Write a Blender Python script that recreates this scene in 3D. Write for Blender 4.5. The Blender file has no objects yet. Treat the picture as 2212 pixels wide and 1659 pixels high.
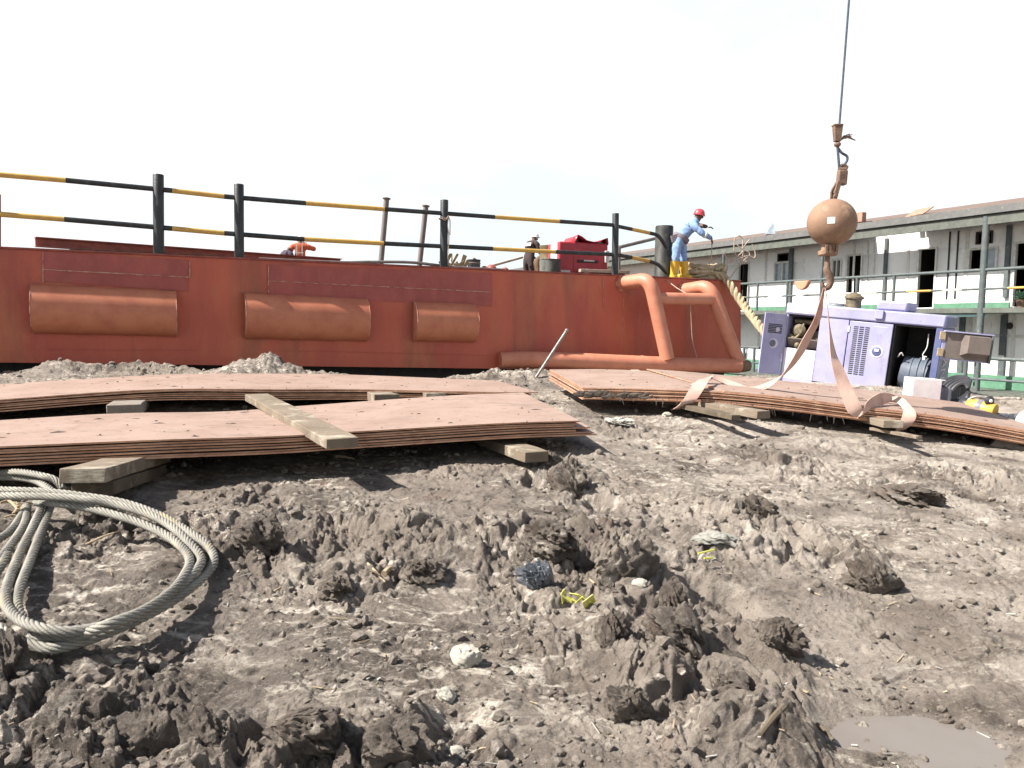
import bpy, bmesh, math, random
import numpy as np
from mathutils import Vector as V, Matrix, Quaternion
random.seed(7)
S = bpy.context.scene
COL = S.collection
# ------------------------------------------------------------------ camera model
FP, CX, CY = 1659.0, 1106.0, 829.5
PITCH = math.atan((CY - 700.0) / FP); ROLL = 0.014
_F = V((0, math.cos(PITCH), -math.sin(PITCH)))
_R0 = V((1, 0, 0)); _U0 = V((0, math.sin(PITCH), math.cos(PITCH)))
_R = _R0 * math.cos(ROLL) + _U0 * math.sin(ROLL)
_U = _U0 * math.cos(ROLL) - _R0 * math.sin(ROLL)
def ray(x, y): return _F + _R * ((x - CX) / FP) + _U * ((CY - y) / FP)
def P(x, y, Y):
    d = ray(x, y); return d * (Y / d.y)
def onplane(x, y, o, n):
    d = ray(x, y); return d * (o.dot(n) / d.dot(n))
cam = bpy.data.cameras.new('camera'); co = bpy.data.objects.new('camera', cam); COL.objects.link(co)
cam.sensor_width = 36; cam.lens = 27; cam.clip_start = 0.05; cam.clip_end = 3000
m3 = Matrix((_R, _U, -_F)).transposed()
co.matrix_world = m3.to_4x4(); S.camera = co
# ------------------------------------------------------------------ tagging
def tag(o, label, cat, group=None):
    o['label'] = label; o['category'] = cat
    if group: o['group'] = group
    return o
ORG = {}
def thing(name, loc, label, cat, group=None):
    o = bpy.data.objects.new(name, None); COL.objects.link(o); o.location = loc
    o.empty_display_size = .2
    ORG[o.name] = V(loc); return tag(o, label, cat, group)
# ------------------------------------------------------------------ mesh builder
def frame(d):
    d = d.normalized(); a = V((0, 0, 1)) if abs(d.z) < .9 else V((1, 0, 0))
    x = d.cross(a).normalized(); return x, d.cross(x).normalized()
def spline(pts, n):
    pts = [V(p) for p in pts]; out = []
    q = [pts[0] * 2 - pts[1]] + pts + [pts[-1] * 2 - pts[-2]]
    for i in range(1, len(q) - 2):
        for k in range(n):
            t = k / n
            a, b, c, d = q[i - 1], q[i], q[i + 1], q[i + 2]
            out.append(.5 * ((2 * b) + (c - a) * t + (2 * a - 5 * b + 4 * c - d) * t * t + (3 * b - a - 3 * c + d) * t ** 3))
    out.append(pts[-1]); return out
def transport(pts):
    fr = []; x = None
    for i, p in enumerate(pts):
        t = (pts[min(i + 1, len(pts) - 1)] - pts[max(i - 1, 0)])
        t = t.normalized() if t.length > 1e-9 else V((0, 0, 1))
        if x is None: x, _ = frame(t)
        x = (x - t * x.dot(t)); x = x.normalized() if x.length > 1e-6 else frame(t)[0]
        fr.append((x, t.cross(x)))
    return fr
class MB:
    def __init__(s): s.v = []; s.f = []; s.m = []
    def add(s, vs, fs, mi=0):
        o = len(s.v); s.v += [V(p) for p in vs]; s.f += [tuple(i + o for i in f) for f in fs]; s.m += [mi] * len(fs); return s
    def hexa(s, p, mi=0):   # p: bottom 4 ccw, top 4 ccw
        return s.add(p, [(3, 2, 1, 0), (4, 5, 6, 7), (0, 1, 5, 4), (1, 2, 6, 5), (2, 3, 7, 6), (3, 0, 4, 7)], mi)
    def box(s, c, hx, hy, hz, mi=0):
        c = V(c); hx, hy, hz = V(hx), V(hy), V(hz)
        if hx.cross(hy).dot(hz) < 0: hx = -hx
        return s.hexa([c - hx - hy - hz, c + hx - hy - hz, c + hx + hy - hz, c - hx + hy - hz,
                       c - hx - hy + hz, c + hx - hy + hz, c + hx + hy + hz, c - hx + hy + hz], mi)
    def bar(s, a, b, w, h, up=V((0, 0, 1)), mi=0):
        a, b = V(a), V(b); t = (b - a).normalized(); x = t.cross(up).normalized(); z = x.cross(t)
        return s.box((a + b) / 2, (b - a) / 2, x * w / 2, z * h / 2, mi)
    def tube(s, pts, r, n=10, caps=True, mi=0, fr=None):
        pts = [V(p) for p in pts]; fr = fr or transport(pts); o = len(s.v)
        for i, p in enumerate(pts):
            ri = r[i] if isinstance(r, (list, tuple)) else r
            for k in range(n):
                a = 2 * math.pi * k / n
                s.v.append(p + (fr[i][0] * math.cos(a) + fr[i][1] * math.sin(a)) * ri)
        for i in range(len(pts) - 1):
            for k in range(n):
                k2 = (k + 1) % n
                s.f.append((o + i * n + k, o + i * n + k2, o + (i + 1) * n + k2, o + (i + 1) * n + k)); s.m.append(mi)
        if caps:
            s.f.append(tuple(o + k for k in reversed(range(n)))); s.m.append(mi)
            s.f.append(tuple(o + (len(pts) - 1) * n + k for k in range(n))); s.m.append(mi)
        return s
    def cyl(s, a, b, r, r2=None, n=16, caps=True, mi=0): return s.tube([a, b], [r, r if r2 is None else r2], n, caps, mi)
    def lathe(s, c, prof, n=24, ax=V((0, 0, 1)), mi=0):   # prof: (r,h)
        c = V(c); x, y = frame(ax); o = len(s.v)
        for r, h in prof:
            for k in range(n):
                a = 2 * math.pi * k / n; s.v.append(c + ax * h + (x * math.cos(a) + y * math.sin(a)) * r)
        for i in range(len(prof) - 1):
            for k in range(n):
                k2 = (k + 1) % n; s.f.append((o + i * n + k, o + i * n + k2, o + (i + 1) * n + k2, o + (i + 1) * n + k)); s.m.append(mi)
        s.f.append(tuple(o + k for k in reversed(range(n)))); s.m.append(mi)
        s.f.append(tuple(o + (len(prof) - 1) * n + k for k in range(n))); s.m.append(mi)
        return s
    def sphere(s, c, r, n=24, mi=0, sc=(1, 1, 1)):
        pr = []; k = n // 2
        o = len(s.v)
        s.lathe(V((0, 0, 0)), [(max(1e-4, r * math.sin(math.pi * i / k)), -r * math.cos(math.pi * i / k)) for i in range(k + 1)], n, mi=mi)
        for i in range(o, len(s.v)):
            q = s.v[i]; s.v[i] = V((q.x * sc[0], q.y * sc[1], q.z * sc[2])) + V(c)
        return s
    def strap(s, pts, wv, th=.006, mi=0):   # ribbon with a width vector per point
        o = len(s.v); n = len(pts)
        for i in range(n):
            t = (pts[min(i + 1, n - 1)] - pts[max(i - 1, 0)]).normalized(); w = V(wv[i]) / 2
            nn = t.cross(w); nn = nn.normalized() * th / 2 if nn.length > 1e-7 else V((0, th / 2, 0))
            s.v += [pts[i] - w - nn, pts[i] + w - nn, pts[i] + w + nn, pts[i] - w + nn]
        for i in range(n - 1):
            for k in range(4):
                a = o + i * 4 + k; b = o + i * 4 + (k + 1) % 4; s.f.append((a, b, b + 4, a + 4)); s.m.append(mi)
        s.f += [(o + 3, o + 2, o + 1, o), tuple(o + (n - 1) * 4 + k for k in range(4))]; s.m += [mi, mi]
        return s
    def build(s, name, mats, parent=None, bevel=0, smooth=38, fix=True):
        me = bpy.data.meshes.new(name)
        if parent: off = ORG[parent.name]
        else:
            a = np.array([tuple(p) for p in s.v]); off = V(((a[:, 0].min() + a[:, 0].max()) / 2, (a[:, 1].min() + a[:, 1].max()) / 2, a[:, 2].min()))
        me.from_pydata([p - off for p in s.v], [], s.f)
        if not isinstance(mats, (list, tuple)): mats = [mats]
        for m in mats: me.materials.append(m)
        me.polygons.foreach_set('material_index', s.m)
        if fix:
            bm = bmesh.new(); bm.from_mesh(me); bmesh.ops.recalc_face_normals(bm, faces=bm.faces); bm.to_mesh(me); bm.free()
        if smooth:
            me.shade_smooth(); me.set_sharp_from_angle(angle=math.radians(smooth))
        o = bpy.data.objects.new(name, me); COL.objects.link(o)
        if parent: o.parent = parent
        else: o.location = off
        ORG[o.name] = off
        if bevel:
            b = o.modifiers.new('bevel', 'BEVEL'); b.width = bevel; b.segments = 2; b.limit_method = 'ANGLE'; b.angle_limit = .6
            b.harden_normals = False
        return o
# ------------------------------------------------------------------ materials
def mat(name, c1, c2=None, scale=3., lo=.4, hi=.62, stretch=(1, 1, 1), rough=.7, metal=0., bump=0., bscale=40., bstretch=None,
        c3=None, s3=12., lo3=.58, hi3=.66, st3=(1, 1, 1), spec=.4, bdist=.01, detail=6, c4=None, s4=8., lo4=.6, hi4=.7, st4=(1, 1, 1), a4=1.):
    m = bpy.data.materials.new(name); m.use_nodes = True; nt = m.node_tree; N = nt.nodes; L = nt.links
    b = N['Principled BSDF']; b.inputs['Roughness'].default_value = rough; b.inputs['Metallic'].default_value = metal
    b.inputs['Specular IOR Level'].default_value = spec
    tc = N.new('ShaderNodeTexCoord')
    def noise(sc, st, det=detail):
        mp = N.new('ShaderNodeMapping'); mp.inputs['Scale'].default_value = st; L.new(tc.outputs['Object'], mp.inputs[0])
        n = N.new('ShaderNodeTexNoise'); n.inputs['Scale'].default_value = sc; n.inputs['Detail'].default_value = det; n.inputs['Roughness'].default_value = .62
        L.new(mp.outputs[0], n.inputs['Vector']); return n.outputs['Fac']
    def mr(src, a, z):
        r = N.new('ShaderNodeMapRange'); r.inputs[1].default_value = a; r.inputs[2].default_value = z; L.new(src, r.inputs[0]); return r.outputs[0]
    ka = .8; c1 = tuple(x * ka for x in c1); c2 = c2 and tuple(x * ka for x in c2); c3 = c3 and tuple(x * ka for x in c3); c4 = c4 and tuple(x * ka for x in c4)
    rgb = N.new('ShaderNodeRGB'); rgb.outputs[0].default_value = (*c1, 1); col = rgb.outputs[0]
    def mix(col, c, fac):
        x = N.new('ShaderNodeMix'); x.data_type = 'RGBA'; L.new(fac, x.inputs['Factor']); L.new(col, x.inputs['A']); x.inputs['B'].default_value = (*c, 1); return x.outputs['Result']
    if c2: col = mix(col, c2, mr(noise(scale, stretch), lo, hi))
    if c3: col = mix(col, c3, mr(noise(s3, st3), lo3, hi3))
    if c4:
        r4 = N.new('ShaderNodeMapRange'); r4.inputs[1].default_value = lo4; r4.inputs[2].default_value = hi4; r4.inputs[4].default_value = a4; L.new(noise(s4, st4, 10), r4.inputs[0]); col = mix(col, c4, r4.outputs[0])
    L.new(col, b.inputs['Base Color'])
    if bump:
        bp = N.new('ShaderNodeBump'); bp.inputs['Strength'].default_value = bump; bp.inputs['Distance'].default_value = bdist
        L.new(noise(bscale, bstretch or (1, 1, 1)), bp.inputs['Height']); L.new(bp.outputs[0], b.inputs['Normal'])
    return m
EXTRA = {}
M = dict(
 hull=mat('red oxide hull paint', (.53, .120, .068), (.42, .082, .054), 1.6, .35, .65, (1, 1, .22), .5, bump=.5, bscale=7, c3=(.50, .15, .07), s3=1.5, lo3=.48, hi3=.68, st3=(1, 1, .5), bdist=.02, spec=.4, c4=(.20, .07, .05), s4=1.5, lo4=.50, hi4=.66, st4=(1, 1, .12), a4=.55),
 doubler=mat('maroon doubler plate paint', (.40, .092, .078), (.31, .068, .06), 4, .35, .65, (1, 1, .5), .55, bump=.6, bscale=14, c3=(.36, .11, .07), s3=9, lo3=.55, hi3=.75),
 pipe=mat('oxide red pipe paint', (.60, .25, .16), (.50, .185, .115), 4, .4, .7, rough=.5, bump=.25, bscale=30, c3=(.5, .30, .2), s3=26, lo3=.66, hi3=.72),
 fender=mat('oxide red fender paint', (.55, .205, .115), (.45, .145, .082), 3, .4, .7, (1, 1, 1), .55, bump=.1, bscale=24, c3=(.48, .36, .16), s3=20, lo3=.67, hi3=.74, st3=(.35, .35, 2), c4=(.28, .10, .06), s4=5, lo4=.54, hi4=.72, a4=.3),
 weld=mat('pale weld seam', (.55, .32, .24), (.36, .12, .08), 9, .4, .6, rough=.6),
 black=mat('weathered black paint', (.018, .022, .026), (.05, .055, .055), 8, .45, .75, (1, 1, .5), .45, bump=.3, bscale=60),
 bollard=mat('worn black bollard paint', (.022, .024, .024), (.10, .10, .085), 6, .45, .75, (1, 1, .6), .6, bump=.5, bscale=40),
 yellow=mat('faded yellow paint', (.62, .40, .09), (.52, .30, .10), 8, .4, .7, rough=.5, c3=(.35, .2, .1), s3=30, lo3=.66, hi3=.74),
 greypipe=mat('grey brown galvanised pipe', (.20, .18, .18), (.14, .09, .07), 5, .4, .7, (1, 1, .4), .55, bump=.2),
 deck=mat('rusty deck plate', (.13, .07, .05), (.20, .13, .09), 3, rough=.8, bump=.4),
 redpaint=mat('red machine enamel', (.42, .03, .05), (.34, .025, .04), 5, rough=.35, bump=.1, c3=(.30, .08, .07), s3=14, lo3=.62, hi3=.7),
 redbeam=mat('red oxide beam', (.34, .09, .065), (.22, .055, .045), 5, rough=.6, bump=.3),
 pale=mat('pale decal', (.7, .7, .7), (.55, .5, .5), 30, rough=.6),
 cyanlab=mat('pale blue label', (.55, .75, .78), rough=.5),
 steel=mat('oxide primed steel sheet', (.37, .272, .23), (.305, .212, .172), 2.2, .38, .7, (1, 1, 1), .62, bump=.25, bscale=22, c3=(.16, .11, .085), s3=10, lo3=.61, hi3=.65, st3=(1, 2.8, 1), spec=.25, c4=(.20, .15, .12), s4=4.5, lo4=.54, hi4=.70, st4=(.5, 1.8, 1), a4=.7),
 edge=mat('rusty sheet edge', (.62, .36, .23), (.42, .21, .13), 9, .4, .62, rough=.8, bump=.4, bscale=60, c3=(.42, .24, .14), s3=25, lo3=.62, hi3=.7),
 mudgrey=mat('caked mud', (.075, .06, .05), (.14, .115, .095), 8, rough=.95, bump=1, bscale=30),
 wood=mat('weathered timber', (.25, .205, .155), (.165, .13, .095), 3, .35, .65, (1, 1, 1), .9, bump=.6, bscale=10, bstretch=(1, 1, 5), c3=(.42, .38, .31), s3=5, lo3=.55, hi3=.7),
 wooddark=mat('damp timber', (.14, .115, .08), (.09, .07, .05), 4, rough=.95, bump=.6, bscale=12, c3=(.24, .2, .15), s3=7, lo3=.58, hi3=.7),  # darker and browner than the weathered timber
 rope=mat('galvanised wire strand', (.32, .31, .275), (.19, .185, .165), 7, .38, .7, rough=.62, metal=.25, bump=.5, bscale=140, c3=(.46, .38, .20), s3=3, lo3=.60, hi3=.76),
 hemp=mat('dirty hemp rope', (.52, .42, .28), (.34, .27, .18), 9, rough=.95, bump=1, bscale=50),
 cord=mat('thin pale cord', (.50, .40, .33), (.36, .27, .22), 9, rough=.9),
 ball=mat('rusty cast ball', (.30, .185, .125), (.20, .12, .08), 3.2, .38, .66, rough=.75, bump=.3, bscale=35, c3=(.40, .27, .18), s3=6, lo3=.52, hi3=.7),
 rust=mat('rusted hook steel', (.25, .165, .12), (.15, .095, .07), 12, rough=.8, bump=.5, bscale=60, metal=.2),
 cable=mat('dark steel cable', (.10, .14, .20), (.07, .09, .12), 30, rough=.5, metal=.3),
 sticker=mat('white sticker', (.85, .85, .83), rough=.5),
 strap=mat('faded pink webbing', (.62, .44, .37), (.52, .33, .28), 5, .4, .65, rough=.9, bump=.5, bscale=120, c3=(.30, .14, .11), s3=6, lo3=.6, hi3=.74),
 lilac=mat('lilac generator paint', (.335, .335, .56), (.39, .39, .60), 3, rough=.42, bump=.06, bscale=8, c3=(.25, .22, .33), s3=16, lo3=.66, hi3=.72, c4=(.24, .21, .27), s4=4, lo4=.56, hi4=.72, st4=(1, 1, .5), a4=.6),
 lilacwhite=mat('bleached panel', (.66, .63, .74), (.56, .53, .66), 4, rough=.5),  # lit copy of the lilac paint, sunlight put into the colour
 navy=mat('navy end panel', (.10, .12, .26), (.13, .15, .30), 4, rough=.45),  # dark copy of the lilac, shade put into the colour
 inside=mat('grey inner lining', (.21, .175, .16), (.16, .135, .12), 4, rough=.8, bump=.3),
 darkin=mat('oily dark interior', (.025, .025, .03), (.05, .045, .04), 8, rough=.7),  # near-black colour stands for shade in bays, slots, holes and gaps
 engine=mat('dull engine metal', (.24, .20, .13), (.12, .10, .07), 14, rough=.6, metal=.3),
 alt=mat('grey alternator casing', (.13, .16, .21), (.10, .12, .16), 10, rough=.5),
 white=mat('white boat panel', (.99, .995, .99), (.90, .91, .90), 2, .4, .75, rough=.6, c3=(.66, .64, .60), s3=7, lo3=.6, hi3=.74, st3=(1, 1, .3), c4=(.42, .38, .33), s4=3, lo4=.64, hi4=.74, st4=(2, 2, .3), a4=.6),
 trim=mat('white door trim', (.78, .77, .73), (.62, .61, .57), 9, rough=.55),
 greygreen=mat('grey green fascia', (.135, .15, .13), (.10, .11, .10), 5, rough=.7, bump=.3, c3=(.21, .22, .19), s3=11, lo3=.62, hi3=.7),
 roofgrey=mat('grey roof sheet edge', (.105, .105, .105), (.075, .08, .08), 4, rough=.7, bump=.4, c3=(.17, .155, .14), s3=9, lo3=.6, hi3=.7),
 roofred=mat('rusty brown roof', (.20, .145, .125), (.15, .115, .10), 2, rough=.8, bump=.4, c3=(.30, .2, .15), s3=6, lo3=.58, hi3=.7),
 rail=mat('grey blue rail paint', (.12, .145, .145), (.09, .11, .12), 6, rough=.5, c3=(.26, .26, .2), s3=9, lo3=.6, hi3=.7),
 green=mat('sea green paint', (.13, .29, .19), (.10, .23, .155), 5, rough=.5, c3=(.30, .42, .30), s3=12, lo3=.62, hi3=.72),
 glass=mat('dusty window glass', (.22, .28, .33), (.36, .42, .46), 6, rough=.12, spec=.8),
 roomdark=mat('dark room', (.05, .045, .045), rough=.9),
 skin=mat('dark brown skin', (.11, .06, .045), rough=.6),
 skinl=mat('brown skin', (.26, .14, .10), rough=.6),
 blue=mat('washed blue overalls', (.26, .40, .66), (.20, .31, .56), 6, rough=.9, bump=.7, bscale=18, c3=(.42, .52, .68), s3=4, lo3=.55, hi3=.75, c4=(.20, .22, .28), s4=5, lo4=.56, hi4=.7, a4=.6),
 boot=mat('yellow rubber boots', (.72, .46, .04), (.66, .40, .05), 6, rough=.35),
 redcap=mat('red hard hat', (.60, .07, .09), rough=.35),
 belt=mat('grey tool belt', (.18, .15, .18), rough=.8),
 orange=mat('orange hi vis overalls', (.62, .14, .06), (.50, .10, .05), 8, rough=.9, bump=.6, bscale=20),
 silver=mat('silver reflective tape', (.72, .72, .70), rough=.4),
 brownc=mat('dark brown overalls', (.065, .042, .04), (.045, .035, .04), 8, rough=.9, bump=.6, bscale=20),
 purple=mat('dark purple clothes', (.07, .05, .085), rough=.9),
 tan=mat('brown trousers', (.14, .085, .05), rough=.9),
 whitehat=mat('white hard hat', (.8, .8, .8), rough=.35),
 drum=mat('grey green drum', (.15, .16, .145), (.05, .055, .055), 4, .45, .6, (1, 1, .4), .6, bump=.4),
 brownbarrel=mat('olive brown barrel', (.20, .15, .08), (.13, .10, .06), 5, rough=.7, bump=.3),
 dirtywhite=mat('dirty white block', (.52, .50, .46), (.36, .34, .30), 8, rough=.9, bump=.6, bscale=20),
 pinkwhite=mat('pale battery case', (.80, .73, .74), (.72, .63, .66), 6, rough=.5),
 greyplast=mat('grey plastic', (.20, .21, .25), (.14, .14, .17), 6, rough=.5),
 darkplast=mat('black plastic', (.03, .032, .04), (.06, .06, .07), 7, rough=.45),
 yellowpl=mat('yellow enamel', (.70, .43, .08), (.62, .36, .08), 6, rough=.4, c3=(.4, .25, .1), s3=12, lo3=.64, hi3=.7),
 concrete=mat('grey concrete', (.27, .235, .20), (.19, .165, .14), 8, rough=.95, bump=.6, bscale=40),
 bag=mat('dark grey plastic bag', (.075, .085, .10), (.12, .13, .15), 9, rough=.35, bump=.5, bscale=16),
 wrap=mat('yellow green wrapper', (.58, .60, .10), (.70, .62, .25), 14, .45, .55, rough=.4, c3=(.65, .28, .08), s3=9, lo3=.58, hi3=.62),
 cloth=mat('grey rag', (.34, .34, .31), (.22, .22, .20), 12, rough=.95, bump=.6),
 stone=mat('pale stone', (.46, .44, .38), (.32, .30, .26), 9, rough=.9, bump=.6, bscale=24),
 straw=mat('dry straw', (.45, .36, .24), (.34, .26, .17), 20, rough=.95),
 pinksheet=mat('pale pink plank', (.42, .25, .185), (.34, .2, .15), 6, rough=.8),
 buoy=mat('faded orange float', (.62, .30, .19), (.55, .26, .17), 6, rough=.6),
 cyanpipe=mat('pale cyan pipe', (.45, .72, .75), rough=.4),
 rod=mat('bare steel rod', (.33, .31, .30), (.22, .2, .19), 12, rough=.5, metal=.3),
)
# ------------------------------------------------------------------ numpy noise
_rs = np.random.RandomState(11)
PERM = np.concatenate([_rs.permutation(256)] * 2).astype(np.int64)
_ga = np.arange(256) * 2 * np.pi * 0.61803
GX, GY = np.cos(_ga), np.sin(_ga)
def perlin(x, y, s=0):
    x = x + s * 17.13; y = y - s * 9.71
    xi = np.floor(x).astype(np.int64); yi = np.floor(y).astype(np.int64); xf = x - xi; yf = y - yi
    u = xf ** 3 * (xf * (xf * 6 - 15) + 10); v = yf ** 3 * (yf * (yf * 6 - 15) + 10)
    def g(dx, dy):
        h = PERM[(PERM[(xi + dx) & 255] + yi + dy) & 255]; return GX[h] * (xf - dx) + GY[h] * (yf - dy)
    a = g(0, 0) * (1 - u) + g(1, 0) * u; b = g(0, 1) * (1 - u) + g(1, 1) * u
    return (a * (1 - v) + b * v) * 1.5
def fbm(x, y, o=4, s=0, gain=.5):
    t = 0; a = 1.
    for k in range(o): t = t + a * perlin(x * 2 ** k, y * 2 ** k, s + k * 3); a *= gain
    return t
def ridged(x, y, o=4, s=0):
    t = 0; a = 1.
    for k in range(o): t = t + a * (1 - 2 * np.abs(perlin(x * 2 ** k, y * 2 ** k, s + k * 3))); a *= .5
    return t
def h01(ix, iy, s):
    return PERM[(PERM[(ix + s * 37) & 255] + iy + s * 101) & 255] / 255.0
def clods(X, Y, cell, s, r0=.3, r1=.62, pw=1.5, sharp=.5, plate=False):
    x = X / cell; y = Y / cell; ix = np.floor(x).astype(np.int64); iy = np.floor(y).astype(np.int64); out = np.zeros_like(X)
    for dx in (-1, 0, 1):
        for dy in (-1, 0, 1):
            cx = ix + dx; cy = iy + dy
            px = cx + .15 + .7 * h01(cx, cy, s); py = cy + .15 + .7 * h01(cx, cy, s + 1)
            r = r0 + (r1 - r0) * h01(cx, cy, s + 2); h = h01(cx, cy, s + 3)
            e = (h01(cx, cy, s + 4) - .5) * .8; a = x - px; b = y - py; tilt = (h01(cx, cy, s + 5) - .5) * 1.1
            q = np.maximum(1 - ((a * (1 + e)) ** 2 + (b * (1 - e)) ** 2) / r ** 2, 0)
            if plate: q = 1 - (1 - np.minimum(q / .42, 1)) ** 2
            val = h ** pw * q ** sharp * (1 + tilt * (a * np.cos(h * 40) + b * np.sin(h * 40)) / r)
            out = np.maximum(out, val)
    return out
# smooth lie of the land: thin plate spline through measured spots (x, y, z; the eye is the origin)
CT = np.array([(0,0,-1.44),(-3,0,-1.42),(3,0,-1.46),(0,2.5,-1.38),(-2,2.5,-1.36),(2,2.5,-1.42),(0,4.5,-1.22),(-3,4,-1.2),(3,4.5,-1.34),
 (-3.5,5.5,-1.12),(0,6.2,-1.12),(3,6.3,-1.23),(5,6.5,-1.34),(-5,7.5,-1.04),(-2,8.5,-1.0),(.8,8.2,-1.0),(2.2,7.8,-1.05),(3.5,8,-1.1),(5.3,7.6,-1.3),
 (6,8.8,-1.2),(.5,10.5,-.86),(3,10.5,-.93),(5,11,-.93),(7,10.5,-1.02),(5,13,-.9),(2.5,13,-.95),(-1,11,-.84),(-3.5,11,-.80),(-6,10.3,-.80),(-8,9.8,-.82),
 (-8,6,-1.1),(-6,3,-1.25),(8,5,-1.42),(8,2,-1.46),(-6,0,-1.4),(0,14,-1.15),(-4,13,-1.1),(4,16,-1.1),(9,9,-1.3),(-10,13,-1.1),(12,12,-1.3)])
def _U2(r2): return np.where(r2 > 1e-12, r2 * np.log(np.maximum(r2, 1e-12)), 0)
_n = len(CT); _K = _U2((CT[:, None, 0] - CT[None, :, 0]) ** 2 + (CT[:, None, 1] - CT[None, :, 1]) ** 2) + np.eye(_n) * .05
_Pm = np.hstack([np.ones((_n, 1)), CT[:, :2]]); _A = np.zeros((_n + 3, _n + 3)); _A[:_n, :_n] = _K; _A[:_n, _n:] = _Pm; _A[_n:, :_n] = _Pm.T
_W = np.linalg.solve(_A, np.concatenate([CT[:, 2], [0, 0, 0]]))
def sst(x, a, b):
    t = np.clip((x - a) / (b - a), 0, 1); return t * t * (3 - 2 * t)
def base(X, Y):
    X = np.asarray(X, float); Y = np.asarray(Y, float)
    z = _W[_n] + _W[_n + 1] * X + _W[_n + 2] * Y
    for i in range(_n): z = z + _W[i] * _U2((X - CT[i, 0]) ** 2 + (Y - CT[i, 1]) ** 2)
    edge = 16.6 - 5.0 * sst(X, 5.6, 7.4)
    z = z - 2.2 * sst(Y - edge, 0, 1.4)
    return np.maximum(z, -3.2)
def b1(x, y): return float(base(np.array([x]), np.array([y]))[0])
def G(px, py, zo=0.):     # where the sight line of a measured spot meets the lie of the land
    d = ray(px, py); t = 1.2
    while t < 40:
        q = d * t
        if q.z < b1(q.x, q.y) + zo: break
        t += .04
    lo, hi = t - .04, t
    for _ in range(12):
        mid = (lo + hi) / 2; q = d * mid
        if q.z < b1(q.x, q.y) + zo: hi = mid
        else: lo = mid
    return d * hi
def GL(lst):
    out = []
    for px, py, rr, am in lst:
        q = G(px, py); out.append((q.x, q.y, rr, am))
    return out
LUMPY = GL([(1330,1230,.42,1),(1480,1390,.42,1),(1640,1440,.36,.9),(1230,1040,.4,.8),(540,1190,.4,.9),(200,1560,.42,1),(620,1610,.42,.9),(850,1620,.3,.8),
 (220,1170,.35,.7),(980,1010,.45,.8),(720,1230,.45,.8),(1960,1060,.45,.6),(1640,1170,.45,.7),(1820,1200,.35,.6),(1340,1090,.4,.6),(1700,1560,.35,.7),
 (860,1150,.4,.6),(40,1450,.3,1),(1180,1180,.35,.9),(1760,1030,.5,.5),(2150,1200,.3,.35),(1250,1390,.4,.6),(1560,1560,.3,.7),(2080,1400,.3,.4),(2120,1050,.4,.6)])
SMOOTH = GL([(1980,1330,.5,1),(2100,1560,.5,1),(900,1420,.42,.9),(1080,1110,.35,.7),(550,1440,.3,.8),(2000,1160,.5,.8),(1850,1330,.4,.7),(800,1480,.3,.8),(420,1110,.3,.5),(1960,1560,.45,1),(1250,1560,.3,.5)])
HEAPS = [(*P(545, 775, 10.9).xy, .50, .15), (*P(610, 780, 11).xy, .4, .10), (*P(330, 787, 11).xy, .6, .12), (*P(130, 785, 10.6).xy, .42, .13), (*P(220, 790, 10.8).xy, .4, .06), (*P(720, 792, 11).xy, .5, .05), (*P(1120, 800, 11.2).xy, .5, .13), (*P(1190, 800, 11.1).xy, .35, .08), (*P(1040, 805, 11).xy, .45, .03)]
PITS = [(*G(560, 1590).xy, .085, .13), (*G(1560, 1290).xy, .16, .16), (*G(1590, 1450).xy, .12, .13), (*G(1275, 1215).xy, .14, .14), (*G(1290, 1080).xy, .14, .12), (*G(1470, 1250).xy, .13, .1), (*G(20, 1420).xy, .15, .1), (*G(1520, 1350).xy, .12, .12), (*G(60, 1610).xy, .12, .1), (*G(970, 1600).xy, .14, .1)]
PUD = G(1935, 1552); PZ_ = b1(PUD.x, PUD.y) - .045
FLAT = []   # (x,y,r): trodden or loaded spots, filled below before the sheet is made
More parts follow.
